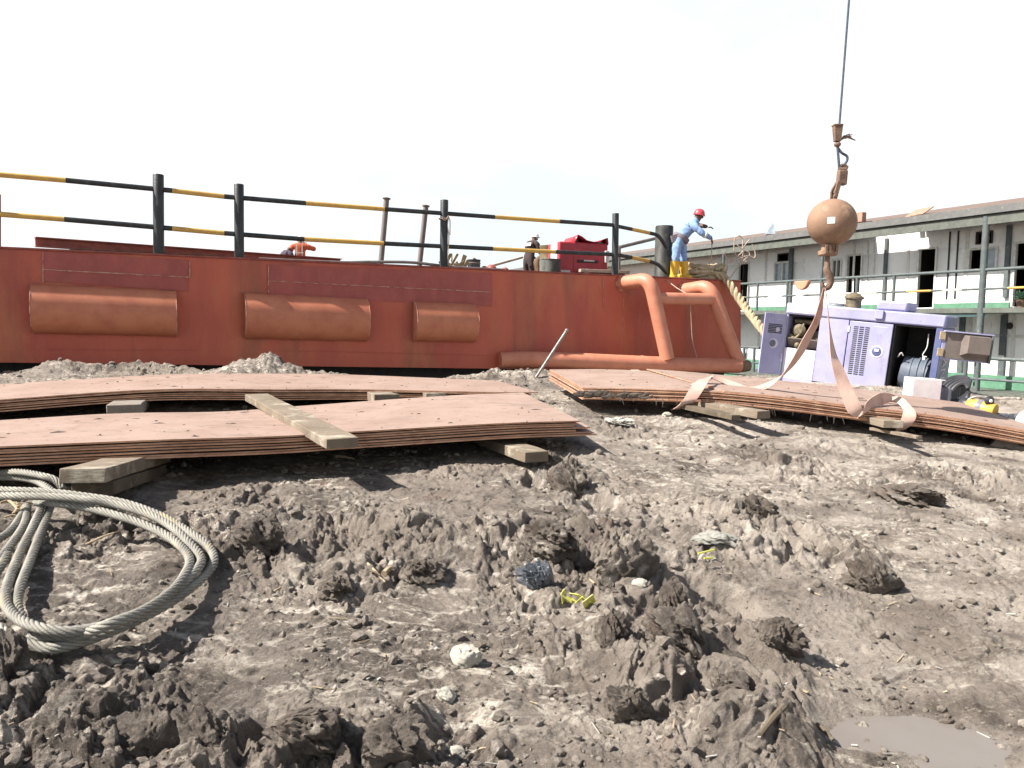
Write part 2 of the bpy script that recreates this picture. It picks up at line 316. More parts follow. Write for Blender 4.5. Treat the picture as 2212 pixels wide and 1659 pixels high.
def height(X, Y, fine=True):
    z = base(X, Y)
    L = .13 + .48 * fbm(X * .7, Y * .7, 3, 5)
    for cx, cy, r, a in LUMPY: L = L + a * np.exp(-((X - cx) ** 2 + (Y - cy) ** 2) / r ** 2)
    for cx, cy, r, a in SMOOTH: L = L - 1.1 * a * np.exp(-((X - cx) ** 2 + (Y - cy) ** 2) / r ** 2)
    L = np.clip(L, .04, 1.0)
    fl = np.ones_like(X)
    for cx, cy, r in FLAT: fl = fl * (1 - np.exp(-(((X - cx) ** 2 + (Y - cy) ** 2) / r ** 2) ** 2))
    L = L * (.12 + .88 * fl)
    wx = X + .10 * perlin(X * 2.3, Y * 2.3, 1) + .016 * perlin(X * 9, Y * 9, 2) + .004 * perlin(X * 27, Y * 27, 3)
    wy = Y + .10 * perlin(X * 2.3, Y * 2.3, 4) + .016 * perlin(X * 9, Y * 9, 6) + .004 * perlin(X * 27, Y * 27, 7)
    z = z + .055 * fbm(X * .9, Y * .9, 3, 8) * (.35 + .65 * fl) 
    c = clods(wx, wy, .52, 1, .24, .5, 1.6, .5, True) * .082 * L ** 1.3
    c = np.maximum(c, clods(wx, wy, .30, 9) * .068 * L ** 1.1) + .3 * np.minimum(c, .08)
    c = np.maximum(c, clods(wx, wy, .19, 41, .25, .55, 1.6, .5, True) * .030 * (.1 + L))
    c = c + clods(wx, wy, .125, 17, pw=2.0, plate=True) * .018 * L
    c = c + clods(wx, wy, .07, 25, pw=2.0) * .0175 * (.35 + L * .8)
    c = c + clods(wx, wy, .036, 33, pw=2.2) * .0115 * (.6 + L * .5)
    c = c + clods(wx, wy, .019, 73, pw=2.) * .006 * (.7 + L * .3)
    z = z + c
    # broken slabs: flat patches that end in small steps
    z = z + .036 * sst(fbm(wx * 2.6, wy * 2.6, 3, 14), .06, .14) * L + .022 * sst(fbm(wx * 6.5, wy * 6.5, 3, 15), .08, .16) * (.08 + L) + .011 * sst(fbm(wx * 15, wy * 15, 2, 16), .1, .22) * (.2 + L)
    z = z + .007 * ridged(wx * 6, wy * 6, 4, 12) * L
    z = z - .05 * sst(ridged(wx * 1.9, wy * 1.9, 3, 31), 1.15, 1.4) * (.25 + L) * fl
    z = z + .006 * fbm(wx * 26, wy * 26, 3, 21) * (.35 + L)
    for cx, cy, r, a in HEAPS:
        q = np.exp(-(((wx - cx) ** 2 + (wy - cy) ** 2) / r ** 2) ** 1.2)
        z = z + q * (a + .06 * clods(wx, wy, .40, 61) + .03 * clods(wx, wy, .17, 67) + .03 * clods(wx, wy, .09, 69))
    for cx, cy, r, a in PITS: z = z - a * np.exp(-(((wx - cx) ** 2 + (wy - cy) ** 2) / r ** 2) ** 3)
    q = np.exp(-(((wx - PUD.x) / .40) ** 2 + ((wy - PUD.y) / .19) ** 2) ** 2)
    z = z * (1 - q) + (PZ_ - .02) * q
    return z
def gz(x, y): return float(height(np.array([x]), np.array([y]))[0])
def gmax(x, y, r):
    a = np.linspace(-r, r, 7); xx, yy = np.meshgrid(x + a, y + a); return float(height(xx.ravel(), yy.ravel()).max())
def make_ground():
    nc, nr = 1180, 1060; p = .75; Y0, Y1 = 1.35, 17.5
    t = np.linspace(0, 1, nr); Yr = (Y0 ** -p + t * (Y1 ** -p - Y0 ** -p)) ** (-1 / p)
    a = np.linspace(-.86, .86, nc)
    A, YY = np.meshgrid(a, Yr); XX = A * (YY + 1.15)
    Z = height(XX, YY)
    # clods lean and crumble sideways a little, so their flanks are not all plain slopes
    lump = np.clip((Z - base(XX, YY)) / .15, 0, 1)
    XX2 = XX + lump * (.02 * perlin(XX * 5, YY * 5, 51) + .005 * perlin(XX * 19, YY * 19, 53)); YY2 = YY + lump * (.02 * perlin(XX * 5, YY * 5, 57) + .005 * perlin(XX * 19, YY * 19, 59))
    n = nr * nc; co_ = np.empty((n, 3), np.float32); co_[:, 0] = XX2.ravel(); co_[:, 1] = YY2.ravel(); co_[:, 2] = Z.ravel()
    i = np.arange(n).reshape(nr, nc); q = np.stack([i[:-1, :-1], i[:-1, 1:], i[1:, 1:], i[1:, :-1]], -1).reshape(-1, 4).astype(np.int32)
    # coarse skirt that carries the sheet on to the horizon, in the same mesh
    ring = []
    xs = np.array([-900, -60, -25, -14, 14, 25, 60, 900.]); ys = np.array([-900, -60, -20, -5, 5, 12, 18, 30, 100, 900.])
    gx, gy = np.meshgrid(xs, ys); gzv = np.where(gy > 13, -3.25, -1.75)
    m = len(co_); sk = np.stack([gx.ravel(), gy.ravel(), gzv.ravel()], -1).astype(np.float32)
    j = np.arange(sk.shape[0]).reshape(len(ys), len(xs)) + m
    q2 = np.stack([j[:-1, :-1], j[:-1, 1:], j[1:, 1:], j[1:, :-1]], -1).reshape(-1, 4).astype(np.int32)
    co_ = np.vstack([co_, sk]); q = np.vstack([q, q2])
    me = bpy.data.meshes.new('ground'); me.vertices.add(len(co_)); me.vertices.foreach_set('co', co_.ravel())
    me.loops.add(q.size); me.loops.foreach_set('vertex_index', q.ravel()); me.polygons.add(len(q))
    me.polygons.foreach_set('loop_start', np.arange(0, q.size, 4, dtype=np.int32)); me.update(calc_edges=True); me.validate()
    me.shade_smooth()
    o = bpy.data.objects.new('ground', me); COL.objects.link(o); o['kind'] = 'structure'
    me.materials.append(mud_material()); return o
def mud_material(name='river mud', seed=0):
    m = bpy.data.materials.new(name); m.use_nodes = True; nt = m.node_tree; N = nt.nodes; L = nt.links; b = N['Principled BSDF']
    tc = N.new('ShaderNodeTexCoord')
    def noise(sc, st=(1, 1, 1), det=8, ro=.6, dist=0.):
        mp = N.new('ShaderNodeMapping'); mp.inputs['Scale'].default_value = st; mp.inputs['Location'].default_value = (seed, seed * 2, 0); L.new(tc.outputs['Object'], mp.inputs[0])
        n = N.new('ShaderNodeTexNoise'); n.inputs['Scale'].default_value = sc; n.inputs['Detail'].default_value = det; n.inputs['Roughness'].default_value = ro; n.inputs['Distortion'].default_value = dist
        L.new(mp.outputs[0], n.inputs['Vector']); return n.outputs['Fac']
    def mr(src, a, z, o0=0., o1=1.):
        r = N.new('ShaderNodeMapRange'); r.inputs[1].default_value = a; r.inputs[2].default_value = z; r.inputs[3].default_value = o0; r.inputs[4].default_value = o1; L.new(src, r.inputs[0]); return r.outputs[0]
    def rgbn(c):
        r = N.new('ShaderNodeRGB'); r.outputs[0].default_value = (*c, 1); return r.outputs[0]
    def mix(a, c, fac):
        x = N.new('ShaderNodeMix'); x.data_type = 'RGBA'; L.new(fac, x.inputs['Factor']); L.new(a, x.inputs['A']); x.inputs['B'].default_value = (*c, 1); return x.outputs['Result']
    def mul(a, bb):
        x = N.new('ShaderNodeMath'); x.operation = 'MULTIPLY'; L.new(a, x.inputs[0]); L.new(bb, x.inputs[1]); return x.outputs[0]
    col = rgbn((.19, .160, .134))
    col = mix(col, (.085, .069, .057), mr(noise(1.3, det=9, ro=.66), .47, .60))
    col = mix(col, (.27, .236, .20), mr(noise(3.1, (1, 1.6, 1), 8, .65), .52, .68))
    col = mix(col, (.17, .105, .082), mr(noise(2.3, (1, 1, 1), 3), .64, .74, 0, .6))
    col = mix(col, (.062, .050, .042), mr(noise(8, (1, 1.4, 1), 10, .7), .54, .63, 0, .8))
    sx_ = N.new('ShaderNodeSeparateXYZ'); L.new(tc.outputs['Object'], sx_.inputs[0])
    col = mix(col, (.40, .355, .31), mul(mr(sx_.outputs[0], -.3, 2.2, .2, .95) if not seed else mr(sx_.outputs[0], -9, -8, .5, .5), mr(noise(1.6, (1, 1.5, 1), 6), .40, .60)))
    # dried salt crust in streaks and flecks
    col = mix(col, (.58, .53, .46), mul(mr(noise(1.1, det=3), .42, .58), mr(noise(7, (1, 2.2, 1), 10, .7, .6), .51, .63)))
    col = mix(col, (.30, .26, .22), mul(mr(noise(.9, det=3), .42, .56), mr(noise(34, (1, 1.6, 1), 5, .7), .56, .66)))
    col = mix(col, (.055, .045, .040), mr(noise(46, (1.5, 1, 1), 5, .7), .62, .70, 0, .8))
    col = mix(col, (.62, .58, .52), mr(noise(150, (1, 1, 1), 2), .735, .75))
    L.new(col, b.inputs['Base Color'])
    b.inputs['Specular IOR Level'].default_value = .35
    L.new(mr(noise(1.7, det=4), .4, .65, .62, .95), b.inputs['Roughness'])
    def bump(src, dist, st, prev=None):
        p = N.new('ShaderNodeBump'); p.inputs['Strength'].default_value = st; p.inputs['Distance'].default_value = dist; L.new(src, p.inputs['Height'])
        if prev: L.new(prev, p.inputs['Normal'])
        return p.outputs[0]
    n1 = bump(noise(22, (1, 1.3, 1), 9, .74), .04, .9)
    n2 = bump(noise(95, (1, 1.2, 1), 6, .7), .012, .9, n1)
    L.new(n2, b.inputs['Normal']); return m
Z = V((0, 0, 1))
# ------------------------------------------------------------------ stacked steel sheets
def stack(front, back, count, t, gap, ext, mats, who, group, nu=46, nv=7, wob=.004, seed=0):
    rnd = random.Random(seed)
    f = spline([P(*q) for q in front], 8); k = spline([P(*q) for q in back], 8)
    def resample(pts, n, e0, e1):
        L = [0]
        for i in range(1, len(pts)): L.append(L[-1] + (pts[i] - pts[i - 1]).length)
        out = []
        for i in range(n):
            s = e0 + (L[-1] + e1 - e0) * i / (n - 1)
            if s <= 0: out.append(pts[0] + (pts[0] - pts[1]).normalized() * -s); continue
            if s >= L[-1]: out.append(pts[-1] + (pts[-1] - pts[-2]).normalized() * (s - L[-1])); continue
            j = 1
            while L[j] < s: j += 1
            out.append(pts[j - 1].lerp(pts[j], (s - L[j - 1]) / (L[j] - L[j - 1])))
        return out
    outs = []
    for i in range(count):
        e = ext[i % len(ext)]
        a = resample(f, nu, e[0], e[1]); b = resample(k, nu, e[0], e[1]); dz = -(t + gap) * i + (rnd.uniform(-1, 1) * wob if i else 0); sl = e[2]
        tw = rnd.uniform(-1, 1) * gap * .4 if i else 0
        mb = MB(); top = []; o = 0
        for u in range(nu):
            for w in range(nv):
                q = a[u].lerp(b[u], w / (nv - 1)) + (a[u] - b[u]).normalized() * sl + Z * (dz + tw * math.sin(u * .35 + i * 1.7))
                top.append(q)
        bot = [q - Z * t for q in top]; N = len(top)
        fs = []; ms = []
        for u in range(nu - 1):
            for w in range(nv - 1):
                x = u * nv + w; fs.append((x, x + nv, x + nv + 1, x + 1)); fs.append((N + x, N + x + 1, N + x + nv + 1, N + x + nv)); ms += [0, 0]
        for u in range(nu - 1):
            x = u * nv; y = x + nv - 1
            fs.append((x, N + x, N + x + nv, x + nv)); fs.append((y, y + nv, N + y + nv, N + y)); ms += [1, 1]
        for w in range(nv - 1):
            x = w; y = (nu - 1) * nv + w
            fs.append((x, x + 1, N + x + 1, N + x)); fs.append((y, N + y, N + y + 1, y + 1)); ms += [1, 1]
        mb.v = top + bot; mb.f = fs; mb.m = ms
        o = mb.build('steel_sheet', mats)
        tag(o, who(i), 'steel sheet', group); outs.append(o)
    return outs
ORD = ['topmost', 'second', 'third', 'fourth', 'fifth', 'sixth', 'seventh', 'eighth']
SF = [(-250,975,4.57),(0,964,4.8),(336,950,5.13),(594,942,5.45),(781,931,5.72),(1081,914,6.15),(1253,908.5,6.43)]
SB = [(-330,922,6.0),(-60,911,6.2),(250,893,6.6),(480,889,6.98),(660,876,7.3),(960,855,7.85),(1130,848,8.17)]
n = 7
stack(SF, SB, n, .012, .0075, [(0,0,0),(.1,-.02,-.012),(0,-.06,.004),(.05,.10,-.01),(0,-.04,.012),(.1,.11,.0),(0,.16,.015)], [M['steel'], M['edge']],
      lambda i: ('pink primed steel sheet lying %s in the front stack, under the weathered plank' if i == 0 else 'thin rusty-edged steel sheet, %s from the top of the front stack') % ORD[i], 'steel sheets of the front stack', seed=1)
RF = [(-250,884,6.8),(0,863,7.2),(336,841,7.9),(594,841,8.3),(781,841,8.6),(1081,847,8.75),(1163,847,8.9)]
RB = [(-110,838,8.3),(95,824,8.7),(370,808.5,9.4),(586,807,9.8),(746,809,10.1),(1002,819,10.25),(1074,822,10.4)]
stack(RF, RB, 6, .012, .009, [(0,0,0),(.1,-.10,.012),(0,-.35,-.01),(.1,-.45,.01),(0,-.8,.0),(.1,-1.0,.012)], [M['steel'], M['edge']],
      lambda i: ('arched pink steel sheet lying %s in the stack nearest the red barge' if i == 0 else 'thin steel sheet with brown edge, %s from the top of the arched rear stack') % ORD[i], 'steel sheets of the arched rear stack', seed=2)
XF = [(1258,837,8.5),(1400,840,8.4),(1545,846,8.3),(1700,861,8.2),(1850,880,8.1),(2030,901,8.0),(2212,932,7.9),(2330,955,7.8)]
XB = [(1187,798,10.0),(1320,798,9.95),(1480,806,9.85),(1610,818,9.75),(1753,832,9.6),(1922,852,9.45),(2075,873,9.3),(2200,912,9.1)]
RS = stack(XF, XB, 7, .013, .008, [(0,0,0),(.012,.02,.006),(-.01,0,-.01),(.015,.03,.008),(-.006,0,.0),(.01,.05,.012),(0,0,-.006)], [M['steel'], M['edge']],
      lambda i: ('pink primed steel sheet lying %s in the stack held by the pink sling' if i == 0 else 'orange-edged steel sheet, %s from the top of the slung stack') % ORD[i], 'steel sheets of the slung stack', seed=3)
stack([(1566,845,8.28),(1700,858,8.2),(1850,877,8.1),(2030,898,8.0),(2212,929,7.9),(2330,952,7.8)], [(1398,797,9.9),(1480,803,9.84),(1610,815,9.74),(1753,829,9.59),(1922,849,9.44),(2075,870,9.29)], 1, .012, .01, [(0,0,-.015)], [M['steel'], M['edge']],
      lambda i: 'loose pink sheet lying skewed on top of the slung stack, under both sling legs', 'loose sheet', seed=9)
# caked mud along the slung stack's lower left corner
def lumpmesh(c, sx, sy, sz, seed, sub=4, rough=.35, fq=1.6, flat=None, squash=0.):
    bm = bmesh.new(); bmesh.ops.create_icosphere(bm, subdivisions=sub, radius=1); v = np.array([x.co[:] for x in bm.verts])
    f = [tuple(x.index for x in p.verts) for p in bm.faces]; bm.free()
    s = seed * 3.7
    d = fbm(v[:, 0] * fq + v[:, 2] * 1.3 + s, v[:, 1] * fq - v[:, 2] * 1.7 + s, 3, seed % 7) * rough
    d2 = ridged(v[:, 0] * fq * 2 + v[:, 2] * 2.1 - s, v[:, 1] * fq * 2 + v[:, 2] * 1.3 + s, 4, seed % 5) * rough * .36
    d3 = fbm(v[:, 0] * fq * 9 + v[:, 2] * 7, v[:, 1] * fq * 9 - v[:, 2] * 8 + s, 3, 3) * rough * .2
    r = 1 + d + d2 + d3
    # broken facets: clip by a few random planes
    rg = np.random.RandomState(seed)
    w = v * r[:, None]
    for k in range(7):
        nrm = rg.normal(size=3); nrm /= np.linalg.norm(nrm); lim = rg.uniform(.62, .92)
        dd = w @ nrm; ex = np.maximum(dd - lim, 0); w = w - np.outer(ex * .6, nrm)
    w = w * np.array([sx, sy, sz])
    mb = MB(); mb.add([V(c) + V(tuple(p)) for p in w], f); return mb
# ------------------------------------------------------------------ timbers
def timber(a, b, w, h, label, m='wood', name='timber_beam', cat='timber', roll=0., group=None, seg=8, seed=0, taper=1.):
    a, b = V(a), V(b); t = (b - a).normalized(); up = (Z - t * Z.dot(t)).normalized(); up = Quaternion(t, roll) @ up; x = t.cross(up)
    rnd = random.Random(seed); mb = MB(); ring = []
    for i in range(seg + 1):
        p = a.lerp(b, i / seg); k = 1 + (taper - 1) * i / seg
        ww = w * k * (1 + rnd.uniform(-.03, .03)); hh = h * (1 + rnd.uniform(-.05, .05))
        ring.append([p + x * ww / 2 * sx + up * (hh / 2 * sz) + x * rnd.uniform(-.004, .004) for sx, sz in ((-1, -1), (1, -1), (1, 1), (-1, 1))])
    vs = [q for r in ring for q in r]; fs = []
    for i in range(seg):
        for k in range(4):
            fs.append((i * 4 + k, i * 4 + (k + 1) % 4, i * 4 + 4 + (k + 1) % 4, i * 4 + 4 + k))
    fs += [(3, 2, 1, 0), tuple(seg * 4 + k for k in range(4))]
    mb.add(vs, fs); o = mb.build(name, M[m], bevel=min(w, h) * .07, smooth=30); return tag(o, label, cat, group)
def top(px, py, Y, h): return P(px, py, Y) - Z * (h / 2)
timber(top(740, 947, 5.12, .066), top(554, 851, 7.75, .066), .225, .066, 'weathered grey plank lying across the front steel stack', seed=1, seg=14)
TG = 'timbers propping the steel stacks'
timber(P(178, 1028, 4.42), P(330, 985, 5.6), .25, .085, 'thick timber with pale top, sticking out under the front stack beside the rope coil', seed=2, group=TG)
timber(P(200, 1052, 4.5) - Z * .01, P(320, 1010, 5.5) - Z * .02, .24, .08, 'dark damp timber directly below the pale-topped timber by the rope coil', 'wooddark', seed=3, group=TG)
timber(P(1160, 987, 5.75), P(1010, 935, 7.4), .20, .085, 'timber stub with dark sawn end under the right end of the front stack', seed=4, group=TG)
timber(P(835, 862, 7.95) , P(800, 840, 9.6) - Z * .05, .26, .10, 'short grey block under the rear stack, just behind the plank', seed=5, group=TG)
timber(P(942, 858, 8.25), P(920, 845, 9.7) - Z * .05, .22, .09, 'short grey block under the right half of the arched rear stack', seed=6, group=TG)
timber(P(268, 886, 7.2), P(300, 850, 8.8) - Z * .06, .30, .11, 'pale cement-grey block under the left half of the arched rear stack', 'concrete', seed=7, group=TG)
timber(P(1650, 896, 7.55), P(1440, 862, 9.0), .17, .075, 'split timber wedge poking out under the slung stack by the strap loop', seed=8, taper=1.3, group=TG)
timber(P(1590, 902, 7.4), P(1478, 878, 8.3), .10, .05, 'thin brown slat beside the split wedge under the slung stack', 'wooddark', seed=9, group=TG)
timber(P(1930, 917, 7.65), P(1830, 893, 9.0), .20, .075, 'square timber with dark sawn end under the right half of the slung stack', seed=10, group=TG)
timber(P(1985, 945, 7.3), P(1885, 926, 8.0), .07, .03, 'pale thin batten on the mud beside the square timber', seed=11, name='batten')
for px, py, yy in [(600, 880, 6.9)]: pass
FLAT += [(q.x, q.y, r) for q, r in [(P(178,1020,4.6),.35),(P(300,985,5.6),.6),(P(1100,960,6.4),.5),(P(594,930,6.1),.9),(P(100,935,5.6),.8),(P(900,890,6.9),.9),(P(500,825,9),.9),(P(850,830,9.3),.9),(P(100,845,8),.9),
         (P(1400,830,9.2),1.0),(P(1700,850,8.9),1.0),(P(2000,880,8.7),1.0),(P(1640,890,7.7),.4),(P(1930,912,7.8),.4),(P(2180,945,8.4),.7)]]
# ------------------------------------------------------------------ barge
A, B = P(0, 535, 11.4), P(1600, 607, 17.6); A2, B2 = P(0, 783, 11.4), P(1600, 803, 17.6)
zdeck = (A.z + B.z) / 2
hx = (B - A); hx.z = 0; HL = hx.length; hx.normalize(); hn = V((hx.y, -hx.x, 0))      # along the hull to the right; outward towards the camera
def HP(x, y, off=0.): return onplane(x, y, A + hn * off, hn)
barge = thing('barge', (B.x, B.y, B2.z), 'long rust red steel barge with half round fenders and black and yellow railing', 'barge')
def hull_at(s, k):   # s metres along from A, k 0 bottom .. 1 deck
    t = s / HL; up = A.lerp(B, t); dn = A2.lerp(B2, t); return dn.lerp(up, k)
mb = MB(); ns = 260; nk = 8; s0, s1 = -7.0, HL; o = 0
vs = []
for i in range(ns + 1):
    s = s0 + (s1 - s0) * i / ns
    ph = (s % .62) / .62
    dent = .017 * math.sin(ph * 2 * math.pi) * (1 if s > 11.5 else .45) + .008 * math.sin(s * 1.3) + (.006 * math.sin(s * 4.1) if s > 11.5 else 0)
    for k in range(nk + 1):
        kk = k / nk; e = math.sin(kk * math.pi)
        vs.append(hull_at(s, kk) + hn * dent * e)
fs = [(i * (nk + 1) + k, (i + 1) * (nk + 1) + k, (i + 1) * (nk + 1) + k + 1, i * (nk + 1) + k + 1) for i in range(ns) for k in range(nk)]
mb.add(vs, fs)
bw = -hn * 15.0
c = [hull_at(s0, 0), hull_at(s1, 0), hull_at(s1, 1), hull_at(s0, 1)]; d = [q + bw for q in c]
mb.add([c[1], c[2], d[2], d[1]], [(0, 3, 2, 1)]); mb.add([c[0], c[3], d[3], d[0]], [(0, 1, 2, 3)]); mb.add(d, [(0, 1, 2, 3)])
mb.add([c[0], c[1], d[1], d[0]], [(0, 1, 2, 3)]); mb.add([c[3], c[2], d[2], d[3]], [(0, 1, 2, 3)], 1)
mb.build('hull', [M['hull'], M['deck']], barge)
def parts_bar(name, a, b, w, h, m, up=None, par=None): return MB().bar(a, b, w, h, up or hn).build(name, M[m], par or barge)
kb = [hull_at(s0, .05) - hn * .55, hull_at(s1, .05) - hn * .55]; kt = [q.copy() for q in kb]
for q in kb: q.z = -2.3
kk = [q - hn * 13 for q in kb] ; kt2 = [q - hn * 13 for q in kt]
MB().hexa([kb[0], kb[1], kk[1], kk[0], kt[0], kt[1], kt2[1], kt2[0]]).build('bottom', M['darkin'], barge)  # shade under the hull given as a near-black box
# deck edge lip
MB().tube([hull_at(-7, 1) + hn * .012, hull_at(HL, 1) + hn * .012], .018, 8).build('deck_lip', M['redbeam'], barge)
# doubler plates and their weld beads
def plate(x0, x1, pt, pb, seams, broken=None):
    q = [HP(x0, pb[0], .016), HP(x1, pb[1], .016), HP(x1, pt[1], .016), HP(x0, pt[0], .016)]
    r = [p - hn * .05 for p in q]
    o = MB().hexa([r[0], r[1], q[1], q[0], r[3], r[2], q[2], q[3]]).build('doubler_plate', M['doubler'], barge)
    for (xa, ya, xb, yb) in seams:
        a, b = HP(xa, ya, .022), HP(xb, yb, .022); n = max(6, int((b - a).length / .06)); rn = random.Random(int(xa))
        pts = [a.lerp(b, i / n) + Z * rn.uniform(-.003, .003) for i in range(n + 1)]
        MB().tube(pts, [rn.uniform(.006, .013) for _ in pts], 6).build('weld_seam', M['weld'], o)
plate(93, 407, (543, 562), (608, 629), [(93, 545, 93, 610), (93, 582, 407, 599), (410, 565, 410, 600)])
plate(580, 1063, (572, 590), (640, 661), [(580, 572, 580, 632), (582, 607, 1060, 631)])
for (xa, ya, xb, yb) in [(1302, 600, 1304, 640), (1303, 640, 1303, 668), (1347, 640, 1343, 765), (1314, 705, 1326, 765), (430, 757, 100, 755), (590, 757, 1060, 768)]:
    a, b = HP(xa, ya, .012), HP(xb, yb, .012)
    MB().tube([a, a.lerp(b, .3) + Z * .004, a.lerp(b, .6), b], [.004, .007, .004, .006] if xa > 1000 else [.002] * 4, 6).build('weld_seam', M['weld'] if xa > 1000 else M['doubler'], barge)
# half round fenders
for (x0, x1, t0, t1, b0, b1_) in [(70, 380, 611, 626, 722, 729), (527, 790, 630, 643, 733, 740), (891, 1022, 649, 655, 739, 741)]:
    a = (HP(x0, t0) + HP(x0, b0)) / 2; b = (HP(x1, t1) + HP(x1, b1_)) / 2; ra = (HP(x0, t0) - HP(x0, b0)).length / 2; r = ra * .96
    mb = MB(); n = 20; nl = 12; vs = []
    for i in range(nl + 1):
        c0 = a.lerp(b, i / nl); dn = 0.
        for k in range(n + 1):
            th = -math.pi / 2 + math.pi * k / n; vs.append(c0 + hn * (math.cos(th) * (r * .84 + dn)) + Z * math.sin(th) * (r + dn))
    fs = [(i * (n + 1) + k, (i + 1) * (n + 1) + k, (i + 1) * (n + 1) + k + 1, i * (n + 1) + k + 1) for i in range(nl) for k in range(n)]
    mb.add(vs, fs); fo = mb.build('fender', M['fender'], barge, fix=False)
    for e, cc in ((0, a), (nl, b)):
        off = hx * (.012 if e == 0 else -.012)
        ring = [vs[e * (n + 1) + k] + off for k in range(n + 1)]
        cap = MB(); cap.add([cc + off] + ring, [(0, k + 1, k + 2) for k in range(n)]); cap.build('end_cap', M['pipe'], fo)
        MB().tube([vs[e * (n + 1) + k] for k in range(n + 1)], .006, 6).build('weld_seam', M['weld'], fo)
# pipe guard at the bow
def HO(x, y, off): return HP(x, y, off)
pj = HP(1080, 778, .10); pe = HP(1596, 790, 1.05); pc = HP(1440, 787, .85); pm = HP(1250, 779, .42)
guard = MB().tube(spline([pj, HP(1140, 776, .2), pm, pc, pe], 8), .155, 18).build('bottom_pipe', M['pipe'], barge)
for pp, q2 in ((pc.lerp(pm, .30), pc.lerp(pm, .29)),):
    MB().tube([pp, pp.lerp(pc, .06)], .162, 18).build('weld_ring', M['weld'], guard)
MB().cyl(pe, pe + (pe - pc).normalized() * .25 + hn * -.02, .15, .12, 18).build('pipe_stub', M['rust'], guard)
def bentpipe(x0, y0, bx, by, lx, ly, L1, L2):
    p0 = HP(x0, y0, -.02); p1 = HP(bx, by, L1); p2 = HP(lx, ly, L2); r = .145
    u = (p1 - p0).normalized(); w = (p2 - p1).normalized(); q0 = p1 - u * .24; q1 = p1 + w * .30
    arc = [q0.lerp(p1, t).lerp(p1.lerp(q1, t), t) for t in [i / 8 for i in range(9)]]
    pts = [p0, p0.lerp(q0, .5)] + arc + [q1.lerp(p2, .35), q1.lerp(p2, .7), p2]
    o = MB().tube(pts, r, 18).build('bent_pipe', M['pipe'], barge)
    MB().tube([p0 + hn * .0, p0 + hn * .05], .175, 20).build('pipe_flange', M['weld'], o)
    return p0, p1, p2
l0, l1, l2 = bentpipe(1343, 612, 1404, 603, 1442, 776, .72, .90)
r0_, r1_, r2_ = bentpipe(1476, 627, 1533, 618, 1596, 784, .72, 1.02)
ca = l1.lerp(l2, .24); cb = r1_.lerp(r2_, .17)
MB().tube([ca, ca.lerp(cb, .5), cb], .125, 18).build('cross_pipe', M['pipe'], barge)
# railing
def DP(x, y, off): return HP(x, y, off)
ro = -.18
POSTS = [(342, 377, 556, .083), (516, 398, 567, .080), (960, 432, 582, .075), (1330, 461, 600, .070)]
rl = bpy.data.objects.new('railing', None); COL.objects.link(rl); rl.parent = barge; ORG[rl.name] = ORG[barge.name]
for x, t, b, r in POSTS:
    a = HP(x + (1 if x < 700 else -2), b, ro); a.z = zdeck - .02; tp = HP(x, t, ro)
    MB().lathe(a, [(r, 0), (r, (tp - a).length - .01), (r * .93, (tp - a).length)], 18, (tp - a).normalized()).build('post', M['black'], rl)
a = HP(-3, 530, ro); a.z = zdeck; MB().cyl(a, HP(-3, 420, ro), .03).build('post', M['redbeam'], rl)
def railrun(pts, cols):
    for i, cseg in enumerate(cols):
        (xa, ya), (xb, yb) = pts[i], pts[i + 1]
        q = [HP(xa, ya, ro), HP(xb, yb, ro)]
        MB().tube(q, .040 if cseg == 'y' else .0405, 12).build('rail', M['yellow' if cseg == 'y' else 'black'], rl)
yt = lambda x: np.interp(x, [-400, 0, 342, 515, 960, 1330], [345, 376, 408.5, 428, 461.5, 486.5])
ym = lambda x: np.interp(x, [-400, 0, 342, 515, 960, 1330], [432, 462, 491, 506.5, 532.5 if 0 else 533.5, 550])
ymm = lambda x: np.interp(x, [-400, 0, 342, 515, 660, 953, 1037, 1197, 1330], [432, 462, 491, 506.5, 517, 532.5, 536, 544, 550])
sx = [-400, 0 - 190, 142, 372, 484, 660, 830, 1068, 1208, 1330]; sc = ['b', 'y', 'b', 'y', 'b', 'y', 'b', 'y', 'b']
railrun([(x, yt(x)) for x in sx], sc)
sx = [-400, 0 - 190, 139, 372, 484, 657, 828, 1064, 1199, 1330]
railrun([(x, ymm(x)) for x in sx], sc)
bo = -.75
def BQ(x, y, o_): return HP(x, y, o_)
for ys in ((488, 495, 503, 510, 535), (550, 556, 564, 572, 590)):
    p = [HP(1330, ys[0], ro), HP(1364, ys[1], -.28), HP(1402, ys[2], -.38), HP(1422, ys[3], -.36), HP(1440, ys[4], -.36)]
    MB().tube([p[0], p[1]], .04, 12).build('rail', M['black'], rl)
    MB().tube([p[1], p[2]], .0402, 12).build('rail', M['yellow'], rl)
    MB().tube(spline([p[2], p[3], p[4]], 6), .041, 12).build('rail', M['black'], rl)
# mooring bollard at the bow, fixed to the deck
ba = HP(1432, 604, bo); ba.z = zdeck; bt = HP(1432, 488, bo)
MB().lathe(ba, [(.22, 0), (.2, .03), (.2, bt.z - ba.z - .03), (.19, bt.z - ba.z)], 28).build('bollard', M['bollard'], barge)
# ------------------------------------------------------------------ loose things on the deck
def DK(x, y, Y):            # a spot seen at this pixel, Y metres out
    return P(x, y, Y)
def deckpt(x, Y): q = P(x, 700, Y); return V((q.x, q.y, zdeck + (.0)))
def dk(x, off):             # on the deck below this pixel column, off metres behind the hull edge
    q = HP(x, 560, -off); return V((q.x, q.y, zdeck))
